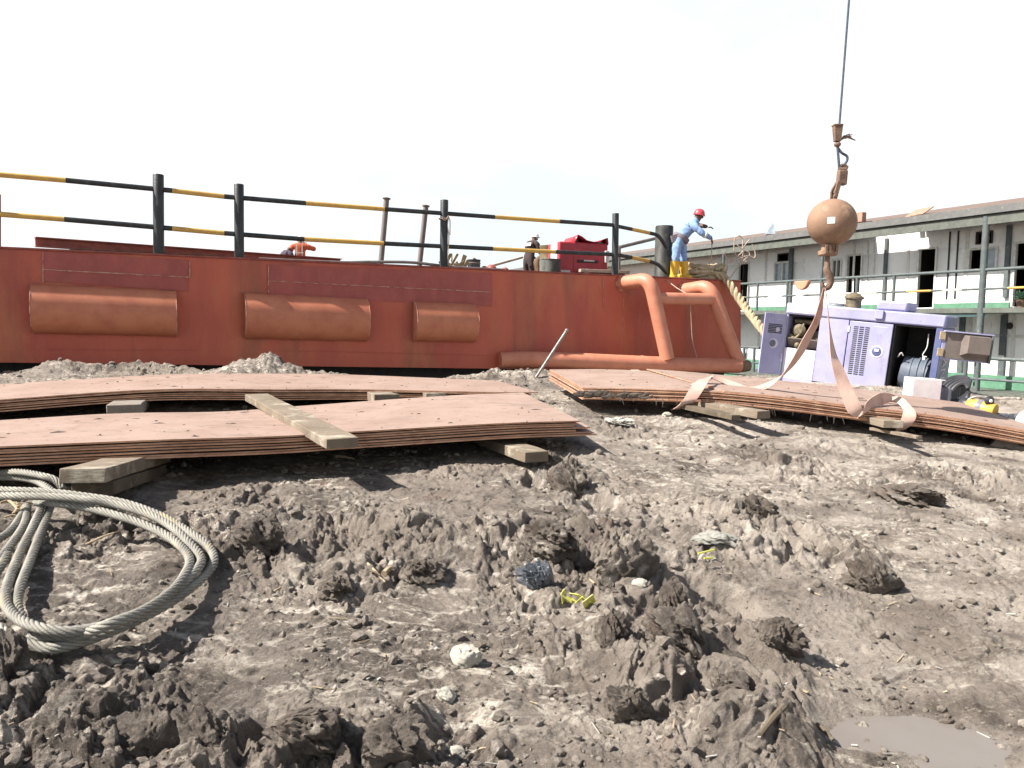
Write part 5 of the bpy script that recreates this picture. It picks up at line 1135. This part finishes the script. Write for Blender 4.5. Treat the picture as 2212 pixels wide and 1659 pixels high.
# battery, boxes, hoses, yellow tool, cloths, block by the slung stack's far end
def gbx(px, py, Y, sx, sy, sz, yaw, name, m, par=None, bev=.012, dz=0., tilt=.05):
    c = P(px, py, Y); r = V((math.cos(yaw), math.sin(yaw), 0)); f = V((-r.y, r.x, 0)); r2 = r * math.cos(tilt) - Z * math.sin(tilt); u = f.cross(r2) * -1
    u = r2.cross(f); return MB().box(c + u * (sz / 2 + dz), r2 * sx / 2, f * sy / 2, u * sz / 2).build(name, M[m], par, bevel=bev)
bx = thing('battery_box', P(1990, 862, 9.95), 'pale pinkish box with grey plastic side in front of the generator', 'box')
gbx(1989, 862, 9.95, .36, .3, .275, -.1, 'case', 'pinkwhite', bx); gbx(2028, 866, 9.98, .15, .34, .18, -.1, 'side_case', 'greyplast', bx); gbx(2006, 820, 10.0, .32, .26, .012, -.1, 'lid', 'pinkwhite', bx)
b2 = thing('tool_box', P(2055, 866, 10.3), 'dark ribbed box with lilac tray on top, right of the pale box', 'box')
gbx(2056, 868, 10.3, .27, .35, .24, -.1, 'body', 'darkplast', b2); gbx(2040, 838, 10.4, .42, .38, .10, -.1, 'tray', 'lilac', b2)
mb = MB()
for k in range(9): 
    c = P(2040 + k * 4, 850, 10.11); mb.box(c, (.008, 0, 0), (0, .01, 0), (0, 0, .085))
mb.build('ribs', M['greyplast'], b2)
mb = MB(); rnd = random.Random(21); c0 = P(2078, 876, 9.9)
for k in range(5):
    R_ = .15 + .03 * k; pts = [c0 + V((math.cos(t) * R_ * .8 - .05, math.sin(t) * R_ * .5 + .03 * k, .12 + .16 * math.sin(t + .7) + .02 * k)) for t in [i * .42 for i in range(14)]]
    mb.tube(spline(pts, 4), .028, 8)
tag(mb.build('hose_coil', M['darkplast']), 'black hose coiled between the dark box and the yellow cylinder', 'hose')
yb = thing('yellow_cylinder', P(2120, 885, 9.5), 'yellow cylindrical tool with grey strap lying at the back of the slung stack', 'tool')
a, b = P(2090, 876, 9.55), P(2150, 890, 9.3); ax = (b - a).normalized()
MB().lathe(a, [(.09, 0), (.105, .02), (.105, (b - a).length - .02), (.095, (b - a).length)], 24, ax).build('body', M['yellowpl'], yb); m_ = a.lerp(b, .46); MB().lathe(m_ - ax * .03, [(.107, 0), (.109, .01), (.109, .05), (.107, .06)], 24, ax).build('strap', M['greyplast'], yb)
MB().lathe(a - ax * .10, [(.05, 0), (.095, .06), (.095, .10)], 20, ax).build('dark_end', M['darkplast'], yb)
mb = MB(); mb.tube(spline([P(2092, 863, 9.5), P(2108, 857, 9.45), P(2128, 860, 9.4), P(2142, 868, 9.35)], 6), .014, 8); mb.tube(spline([P(2095, 866, 9.5), P(2112, 863, 9.45), P(2132, 866, 9.4)], 6), .012, 8); mb.build('carrying_bar', M['rod'], yb)
c = P(2139, 866, 9.3); MB().lathe(c + V((0, .03, 0)), [(.055, 0), (.06, .02), (.03, .045)], 16, V((0, -1, 0))).build('wheel', M['darkplast'], yb)
MB().lathe(c + V((0, -.016, 0)), [(.022, 0), (.015, .01)], 12, V((0, -1, 0))).build('hub', M['sticker'], yb)
c = P(2180, 905, 9.25); mb = lumpmesh(c, .17, .16, .05, 401, 5, .5, 2.2); tag(mb.build('dark_cloth', M['bag'], smooth=30), 'dark blue grey cloth crumpled on the slung stack beyond the yellow tool', 'cloth')
c = P(2226, 915, 8.6); mb = MB().sphere(c, .15, 28, sc=(1, 1, 1.08)); tag(mb.build('float_ball', M['sticker'], smooth=60), 'white round float cut off by the right edge', 'float')
# concrete block with a hole
c = on(2172, 968); bl_ = thing('concrete_block', c, 'grey wedge shaped concrete block with a dark hole at the right edge of the mud', 'block')
r = V((.97, -.24, 0)); f = V((.24, .97, 0)); hgt = .17
mb = MB(); bq = [c + r * a_ + f * b_ - Z * .04 for a_, b_ in ((-.24, -.12), (.24, -.14), (.26, .16), (-.16, .14))]; tq = [c + r * a_ + f * b_ + Z * h_ for a_, b_, h_ in ((-.03, -.02, hgt), (.20, -.06, hgt - .01), (.2, .14, hgt), (0, .13, hgt))]
mb.hexa(bq + tq); mb.build('body', M['concrete'], bl_, bevel=.01)
hc = (bq[1] + bq[0] * .25 + bq[1] * .0 + tq[1] + tq[0] * .6) / 2.85; nn = ((bq[1] - bq[0]).cross(tq[0] - bq[0])).normalized()
if nn.y > 0: nn = -nn
hc = (bq[0] * .12 + bq[1] * .38 + tq[1] * .32 + tq[0] * .18)
MB().lathe(hc - nn * .02, [(.045, 0), (.045, .024), (.042, .0245)], 18, nn).build('hole', M['darkin'], bl_)
# edge planks on the bank
for (a, b, lab) in [(P(2060, 872, 10.9), P(2330, 868, 11.0), 'long grey plank on the bank edge behind the yellow tool'), (P(2100, 890, 10.5), P(2330, 884, 10.6), 'weathered plank on the bank right of the yellow tool')]:
    timber(a, b, .28, .10, lab, seed=int(a.x * 10), group='planks on the bank edge', name='bank_plank', cat='plank')
# dried flakes of mud on the sheets
mb = MB(); rnd = random.Random(31)
for o in [x for x in bpy.data.objects if x.name.startswith('steel_sheet') and ('topmost' in x['label'] or 'lying' in x['label'])]:
    me = o.data; nv_ = len(me.vertices) // 2; pol = [p for p in me.polygons if max(p.vertices) < nv_]
    for k in range(60):
        p = rnd.choice(pol); a, b_, c_, d_ = [me.vertices[i].co + o.location for i in p.vertices]; u, w_ = rnd.random(), rnd.random()
        q = a.lerp(b_, u).lerp(d_.lerp(c_, u), w_); t = (b_ - a).normalized(); s_ = (d_ - a).normalized(); L_ = .008 + .06 * rnd.random() ** 4; W_ = .005 + .018 * rnd.random() ** 3
        m = 7; ring = [q + Z * .0015 + t * math.cos(i * 6.283 / m) * L_ * rnd.uniform(.5, 1.2) + s_ * math.sin(i * 6.283 / m) * W_ * rnd.uniform(.5, 1.3) for i in range(m)]
        mb.add(ring + [q + Z * rnd.uniform(.004, .012)], [(i, (i + 1) % m, m) for i in range(m)])
o = mb.build('mud_flakes', M['mudgrey'], smooth=0, fix=False); o['kind'] = 'stuff'; o['label'] = 'dark dried flakes of mud scattered on the steel sheets'; o['category'] = 'mud flakes'
# ------------------------------------------------------------------ people
def person(label, bones, radii, zones, mats, org, sub=2):
    """bones: name -> (parent, point); zones: child joint name -> material index of that segment"""
    names = list(bones); vs = [bones[n][1] for n in names]; es = [(names.index(bones[n][0]), i) for i, n in enumerate(names) if bones[n][0]]
    me = bpy.data.meshes.new('tmp'); me.from_pydata(vs, es, []); o = bpy.data.objects.new('tmp', me); COL.objects.link(o)
    sk = o.modifiers.new('skin', 'SKIN'); sk.use_smooth_shade = True; sb = o.modifiers.new('sub', 'SUBSURF'); sb.levels = sub; sb.render_levels = sub
    for i, n in enumerate(names):
        r = radii[n]; d = me.skin_vertices[0].data[i]; d.radius = (r, r) if not isinstance(r, tuple) else r; d.use_root = (i == 0)
    bpy.context.view_layer.update(); dg = bpy.context.evaluated_depsgraph_get(); me2 = bpy.data.meshes.new_from_object(o.evaluated_get(dg)); me2.name = 'person'
    bpy.data.objects.remove(o)
    cc_ = np.array([v.co[:] for v in me2.vertices]); dd_ = fbm(cc_[:, 0] * 9 + cc_[:, 1] * 4, cc_[:, 2] * 7 + cc_[:, 1] * 5, 3, 5) * .009 + ridged(cc_[:, 0] * 5 + cc_[:, 1] * 3, cc_[:, 2] * 6, 2, 8) * .004
    nn_ = [v.normal.copy() for v in me2.vertices]
    for k_, v in enumerate(me2.vertices): v.co = v.co + nn_[k_] * float(dd_[k_]) - org
    me2.materials.clear()
    for m in mats: me2.materials.append(m)
    segs = [(V(vs[a]) - org, V(vs[b]) - org, zones[names[b]]) for a, b in es]
    for p in me2.polygons:
        best = 1e9
        for a, b, z in segs:
            d = b - a; t = max(0, min(1, (p.center - a).dot(d) / max(1e-9, d.length_squared))); q = (p.center - a - d * t).length
            if q < best: best = q; p.material_index = z
        p.use_smooth = True
    o = bpy.data.objects.new('person', me2); COL.objects.link(o); o.location = org; ORG[o.name] = org
    return tag(o, label, 'person')
def hand(h, d, up, s=1.):   # short finger chains fanned from the wrist point
    d = d.normalized(); side = d.cross(up).normalized(); out = {}
    for k, (o_, L_) in enumerate(((-.03, .075), (-.010, .088), (.010, .082), (.03, .066))):
        out['f%d' % k] = (h + d * .05 * s + side * o_ * s, h + d * (.05 + L_ * .6) * s + side * o_ * 1.15 * s - up * .004, h + d * (.05 + L_) * s + side * o_ * 1.15 * s - up * .03 * s)
    out['th'] = (h + side * -.03 * s, h + side * -.06 * s + d * .03 * s, h + side * -.065 * s + d * .065 * s - up * .01); return out
def addfingers(par, h, d, up, m, s=1.):
    mb = MB()
    for k, pts in hand(h, d, up, s).items(): mb.tube(spline(list(pts), 4), [.010] * 5 + [.009] * 3 + [.006], 7)
    return mb.build('hand_fingers', M[m], par, smooth=60)
# --- bending worker in blue
Yb = 17.15
def bp_(cx, cy, dy=0.): return P(1417.1 + .1094 * cx, 432 + .1094 * cy, Yb + dy)
J = {'pelvis': (None, bp_(480, 770)), 'waist': ('pelvis', bp_(530, 690)), 'chest': ('waist', bp_(650, 540)), 'neckb': ('chest', bp_(725, 440)), 'neck': ('neckb', bp_(800, 385)), 'headb': ('neck', bp_(835, 330)), 'head': ('headb', bp_(872, 258)),
 'hipl': ('pelvis', bp_(420, 830, -.10)), 'kneel': ('hipl', bp_(400, 1060, -.12)), 'ankl': ('kneel', bp_(370, 1240, -.1)), 'hipr': ('pelvis', bp_(510, 830, .12)), 'kneer': ('hipr', bp_(530, 1060, .10)), 'ankr': ('kneer', bp_(555, 1240, .08)),
 'shl': ('neckb', bp_(745, 505, -.2)), 'ell': ('shl', bp_(915, 660, -.28)), 'wrl': ('ell', bp_(1060, 735, -.22)), 'hdl': ('wrl', bp_(1098, 765, -.2)),
 'shr': ('neckb', bp_(690, 455, .2)), 'elr': ('shr', bp_(835, 510, .3)), 'wrr': ('elr', bp_(965, 520, .15)), 'hdr': ('wrr', bp_(1010, 528, .1))}
R = {'pelvis': (.165, .15), 'waist': (.15, .14), 'chest': (.185, .165), 'neckb': .12, 'neck': .088, 'headb': .088, 'head': .098, 'hipl': .115, 'kneel': .092, 'ankl': .085, 'hipr': .115, 'kneer': .09, 'ankr': .085,
     'shl': .085, 'ell': .066, 'wrl': .052, 'hdl': .042, 'shr': .085, 'elr': .062, 'wrr': .045, 'hdr': .036}
zone = {k: 0 for k in J}; zone.update(neck=0, headb=1, head=1, hdl=1, wrr=1, hdr=1)
pz = bp_(470, 1550); pz.z = zdeck
man = person('person in blue overalls, red hard hat and yellow boots bending at the barge bow', J, R, zone, [M['blue'], M['skin']], pz, 3)
for side, kn, y0 in (('l', (380, 1215, 345, 1520, -.1), 0), ('r', (545, 1215, 560, 1525, .08), 0)):
    a = bp_(kn[0], kn[1], kn[4]); b = bp_(kn[2], kn[3], kn[4]); b.z = zdeck + .06; toe = b + V((.13, -.13, -.01))
    mb = MB(); mb.lathe(b - (a - b).normalized() * .02, [(.078, 0), (.08, .08), (.098, (a - b).length), (.106, (a - b).length + .02), (.09, (a - b).length + .02)], 18, (a - b).normalized())
    mb.tube(spline([b + V((-.05, .05, -.005)), b, toe], 4), [.055, .062, .066, .07, .068, .066, .064, .06, .045], 12); mb.build('boot', M['boot'], man)
hd = J['head'][1]; hx_ = (hd - J['headb'][1]).normalized()
mb = MB(); mb.lathe(hd - hx_ * .055, [(.135, -.0), (.14, .012), (.122, .022), (.118, .06), (.095, .11), (.05, .138), (.005, .145)], 22, (hx_ + V((-.25, -.1, .25))).normalized()); mb.build('hard_hat', M['redcap'], man)
# face: brow, nose, mouth, ear turned down to the right
fd = V((.75, -.45, -.5)).normalized(); fu = (hx_ - fd * hx_.dot(fd)).normalized(); fs_ = fd.cross(fu)
mb = MB(); c = hd - hx_ * .05 + fd * .075; mb.sphere(c + fd * .024 - fu * .01, .018, 10, sc=(1, 1, 1.3)); mb.build('nose', M['skin'], man)
mb = MB()
for s in (-1, 1): mb.sphere(c + fu * .022 + fs_ * .035 * s + fd * .008, .010, 8)
mb.build('eyes', M['sticker'], man); mb = MB()
for s in (-1, 1): mb.sphere(hd - hx_ * .06 + fs_ * .098 * s, .026, 10, sc=(.6, .8, 1.2))
mb.build('ears', M['skin'], man)
MB().box(c - fu * .05 + fd * .01, fs_ * .024, fd * .006, fu * .006).build('mouth', M['doubler'], man, bevel=.003)
pw = J['pelvis'][1].lerp(J['waist'][1], .25); ax = (J['waist'][1] - J['pelvis'][1]).normalized(); mb = MB(); x_, y_ = frame(ax)
mb.lathe(pw - ax * .05, [(.186, 0), (.192, .01), (.190, .09), (.182, .10)], 22, ax); mb.box(pw - (J['chest'][1] - J['pelvis'][1]).normalized() * .02 + V((-.14, -.08, .0)), V((.07, 0, .02)), V((0, .07, 0)), V((-.02, 0, .07))); mb.build('tool_belt', M['belt'], man)
addfingers(man, J['hdl'][1], V((.25, -.1, -1)), V((1, 0, 0)), 'skin'); addfingers(man, J['hdr'][1], V((1, -.2, -.15)), V((0, 0, 1)), 'skin')
mb = MB(); a = J['ell'][1].lerp(J['wrl'][1], .25); ax = (J['wrl'][1] - J['ell'][1]).normalized(); mb.lathe(a, [(.07, 0), (.075, .005), (.073, .045), (.067, .05)], 16, ax); mb.build('reflective_band', M['silver'], man)
p0 = bp_(1110, 800, -.18); tag(MB().tube(spline([p0 + Z * .05, p0, bp_(1100, 960, -.1), bp_(1085, 1150, 0), bp_(1045, 1290, .1)], 6), .010, 6).build('held_cord', M['cord']), 'thin cord held in the hand of the worker in blue', 'cord')
# --- standing worker in dark brown
Yd = 22.5
def dp(cx, cy, dy=0.): return P(1123.3 + .14063 * cx, 483.9 + .14063 * cy, Yd + dy)
def standing(o_, yaw, H, lean, arms, hatmat, bodym, skinm, label, band=None, crouch=0., bend=0., bulk=1.):
    f = V((math.sin(yaw), math.cos(yaw), 0)); r = V((f.y, -f.x, 0)); k = H / 1.75
    def q(a, b, c): return o_ + (r * a + f * b + Z * c) * k
    hip = .93 - crouch; sb_, cb_ = math.sin(bend), math.cos(bend)
    tq = lambda a, l, e=0.: q(a, -.02 + l * sb_ + e * cb_ + lean * l, hip + l * cb_ - e * sb_)
    J = {'pelvis': (None, q(0, -.02, hip)), 'waist': ('pelvis', tq(0, .18)), 'chest': ('waist', tq(0, .38)), 'neckb': ('chest', tq(0, .53)), 'neck': ('neckb', tq(0, .60, .02)), 'headb': ('neck', tq(0, .66, .04)), 'head': ('headb', tq(0, .735, .06))}
    for s, n in ((-1, 'l'), (1, 'r')):
        J['hip' + n] = ('pelvis', q(.10 * s, 0, hip - .06)); J['knee' + n] = ('hip' + n, q(.12 * s, .03 + crouch * .7, .49 - crouch * .35)); J['ank' + n] = ('knee' + n, q(.12 * s, -.03, .08)); J['toe' + n] = ('ank' + n, q(.14 * s, .13, .035))
        J['sh' + n] = ('neckb', tq(.2 * s * bulk, .49)); e, w_, h_ = arms[n]; J['el' + n] = ('sh' + n, q(*e)); J['wr' + n] = ('el' + n, q(*w_)); J['hd' + n] = ('wr' + n, q(*h_))
    R = {'pelvis': (.15, .12), 'waist': (.14, .115), 'chest': (.17, .125), 'neckb': .10, 'neck': .058, 'headb': .082, 'head': .096}
    for n in 'lr': R.update({'hip' + n: .105, 'knee' + n: .08, 'ank' + n: .062, 'toe' + n: .045, 'sh' + n: .075, 'el' + n: .06, 'wr' + n: .045, 'hd' + n: .038})
    for a_ in ('pelvis', 'waist', 'chest', 'neckb', 'shl', 'shr', 'ell', 'elr', 'hipl', 'hipr'): R[a_] = tuple(x * bulk for x in R[a_]) if isinstance(R[a_], tuple) else R[a_] * bulk
    R = {a: (tuple(x * k for x in b) if isinstance(b, tuple) else b * k) for a, b in R.items()}
    zn = {a: 0 for a in J}; zn.update(neck=1, headb=1, head=1, hdl=1, hdr=1, toel=2, toer=2)
    p = person(label, J, R, zn, [M[bodym], M[skinm], M['darkplast']], o_)
    hd = J['head'][1]
    if hatmat: MB().lathe(hd - Z * .0, [(.13, -.0), (.135, .012), (.115, .02), (.11, .06), (.085, .10), (.04, .125), (.005, .13)], 20).build('hard_hat', M[hatmat], p); MB().box(hd + f * .13 + Z * .006, r * .07, f * .05, Z * .006).build('hat_peak', M[hatmat], p, bevel=.004)
    mb = MB(); mb.sphere(hd - Z * .05 + f * .105, .018, 8); mb.build('nose', M[skinm], p)
    mb = MB()
    for s in (-1, 1): mb.sphere(hd - Z * .04 + r * .098 * s, .025, 8, sc=(.6, .8, 1.2))
    mb.build('ears', M[skinm], p)
    for n in 'lr': addfingers(p, J['hd' + n][1], J['hd' + n][1] - J['wr' + n][1], f, skinm)
    return p, q
o_ = P(1141, 640, 23.2); o_.z = zdeck
p, q = standing(o_, .75, 1.72, .0, {'l': ((-.25, .22, 1.12), (-.2, .42, 1.02), (-.16, .5, 1.0)), 'r': ((.26, .22, 1.12), (.22, .42, 1.02), (.18, .5, 1.0))}, 'whitehat', 'brownc', 'skin', 'person in dark brown overalls and pale hard hat standing left of the barrel', bend=.34, bulk=1.1)
r = V((math.cos(.75), -math.sin(.75), 0)); f = V((math.sin(.75), math.cos(.75), 0))
MB().box(o_ + V((0, 0, 1.34)) - f * .045, r * .12, f * .012 * .94 - Z * .004, Z * .05 * .94 + f * .02).build('back_patch', M['silver'], p, bevel=.003)
o_ = P(1158, 640, 22.6); o_.z = zdeck
p, q = standing(o_, 1.45, 1.7, .0, {'l': ((-.22, .55, .75), (-.18, .62, .52), (-.15, .64, .42)), 'r': ((.22, .55, .75), (.18, .62, .52), (.15, .64, .44))}, None, 'tan', 'skin', 'person in brown trousers bending forward behind the barrel', crouch=.04, bend=1.25)
o_ = P(649, 640, 26.0); o_.z = zdeck - .0
p, q = standing(o_, -.15, 1.78, .02, {'l': ((-.34, .0, 1.15), (-.33, .06, .90), (-.31, .08, .82)), 'r': ((.48, .06, 1.36), (.27, .18, 1.46), (.17, .18, 1.52))}, 'whitehat', 'orange', 'skinl', 'person in orange hi vis overalls seen from behind, one elbow raised, beyond the railing', bulk=1.28)
f = V((math.sin(-.15), math.cos(-.15), 0)); r = V((f.y, -f.x, 0))
mb = MB()
for s in (-.095, .085): mb.box(o_ + r * s + Z * 1.33 - f * .165, r * .016, f * .008, Z * .19)
mb.box(o_ + Z * 1.235 + r * .005 - f * .178, r * .12, f * .006, Z * .016); mb.build('reflective_tape', M['silver'], p)
o_ = P(611, 640, 25.6); o_.z = zdeck
p, q = standing(o_, .6, 1.7, .0, {'l': ((-.3, .2, 1.0), (-.2, .42, .95), (-.15, .48, .95)), 'r': ((.3, .2, 1.0), (.2, .42, .95), (.15, .48, .95))}, None, 'purple', 'skin', 'person in dark purple clothes crouching left of the orange worker', crouch=.16, bend=.4, bulk=1.15)
# ------------------------------------------------------------------ light
sd = V((-.97, -.22, 1.04)).normalized(); el = math.asin(sd.z); az = math.atan2(sd.x, sd.y)
sun = bpy.data.lights.new('sun', 'SUN'); sun.energy = 5.0; sun.angle = math.radians(.53); sun.color = (1, .93, .84)
so_ = bpy.data.objects.new('sun', sun); COL.objects.link(so_); so_.rotation_euler = sd.to_track_quat('Z', 'Y').to_euler(); so_.location = (-6, 2, 12)
wd_ = bpy.data.worlds.new('World'); S.world = wd_; wd_.use_nodes = True; nt = wd_.node_tree; N = nt.nodes; L = nt.links; bg = N['Background']; bg.inputs['Strength'].default_value = 1
sky = N.new('ShaderNodeTexSky'); sky.sky_type = 'NISHITA'; sky.sun_disc = False; sky.sun_elevation = el; sky.sun_rotation = az; sky.dust_density = 2.5; sky.air_density = 1.0
sc = N.new('ShaderNodeVectorMath'); sc.operation = 'SCALE'; sc.inputs['Scale'].default_value = .05; L.new(sky.outputs[0], sc.inputs[0])
tc = N.new('ShaderNodeTexCoord'); mp = N.new('ShaderNodeMapping'); mp.inputs['Scale'].default_value = (1, 1, 2.2); mp.inputs['Location'].default_value = (1.15, .4, .9); L.new(tc.outputs['Generated'], mp.inputs[0])
nz = N.new('ShaderNodeTexNoise'); nz.inputs['Scale'].default_value = 2.0; nz.inputs['Detail'].default_value = 7; nz.inputs['Roughness'].default_value = .5; L.new(mp.outputs[0], nz.inputs['Vector'])
mr_ = N.new('ShaderNodeMapRange'); mr_.inputs[1].default_value = .40; mr_.inputs[2].default_value = .53; mr_.inputs[3].default_value = 0; L.new(nz.outputs['Fac'], mr_.inputs[0])
sz_ = N.new('ShaderNodeSeparateXYZ'); L.new(tc.outputs['Generated'], sz_.inputs[0]); m2 = N.new('ShaderNodeMapRange'); m2.interpolation_type = 'SMOOTHSTEP'; m2.inputs[1].default_value = .34; m2.inputs[2].default_value = .55; m2.inputs[3].default_value = 1; m2.inputs[4].default_value = .06; L.new(sz_.outputs[2], m2.inputs[0]); mm = N.new('ShaderNodeMath'); mm.operation = 'MULTIPLY'; L.new(mr_.outputs[0], mm.inputs[0]); L.new(m2.outputs[0], mm.inputs[1])
mx = N.new('ShaderNodeMix'); mx.data_type = 'RGBA'; L.new(mm.outputs[0], mx.inputs['Factor']); L.new(sc.outputs[0], mx.inputs['A']); mx.inputs['B'].default_value = (.455, .458, .462, 1)
L.new(mx.outputs['Result'], bg.inputs['Color'])
tn = N.new('ShaderNodeMix'); tn.data_type = 'RGBA'; L.new(mr_.outputs[0], tn.inputs['Factor']); tn.inputs['A'].default_value = (.385, .438, .45, 1); tn.inputs['B'].default_value = (.455, .458, .462, 1); L.new(tn.outputs['Result'], mx.inputs['B']); L.new(m2.outputs[0], mx.inputs['Factor'])
S.view_settings.view_transform = 'Standard'; S.view_settings.look = 'None'; S.view_settings.exposure = 1.3; S.view_settings.gamma = 1
S.render.engine = 'CYCLES'; S.cycles.max_bounces = 6
S.render.resolution_x = 1024; S.render.resolution_y = 768
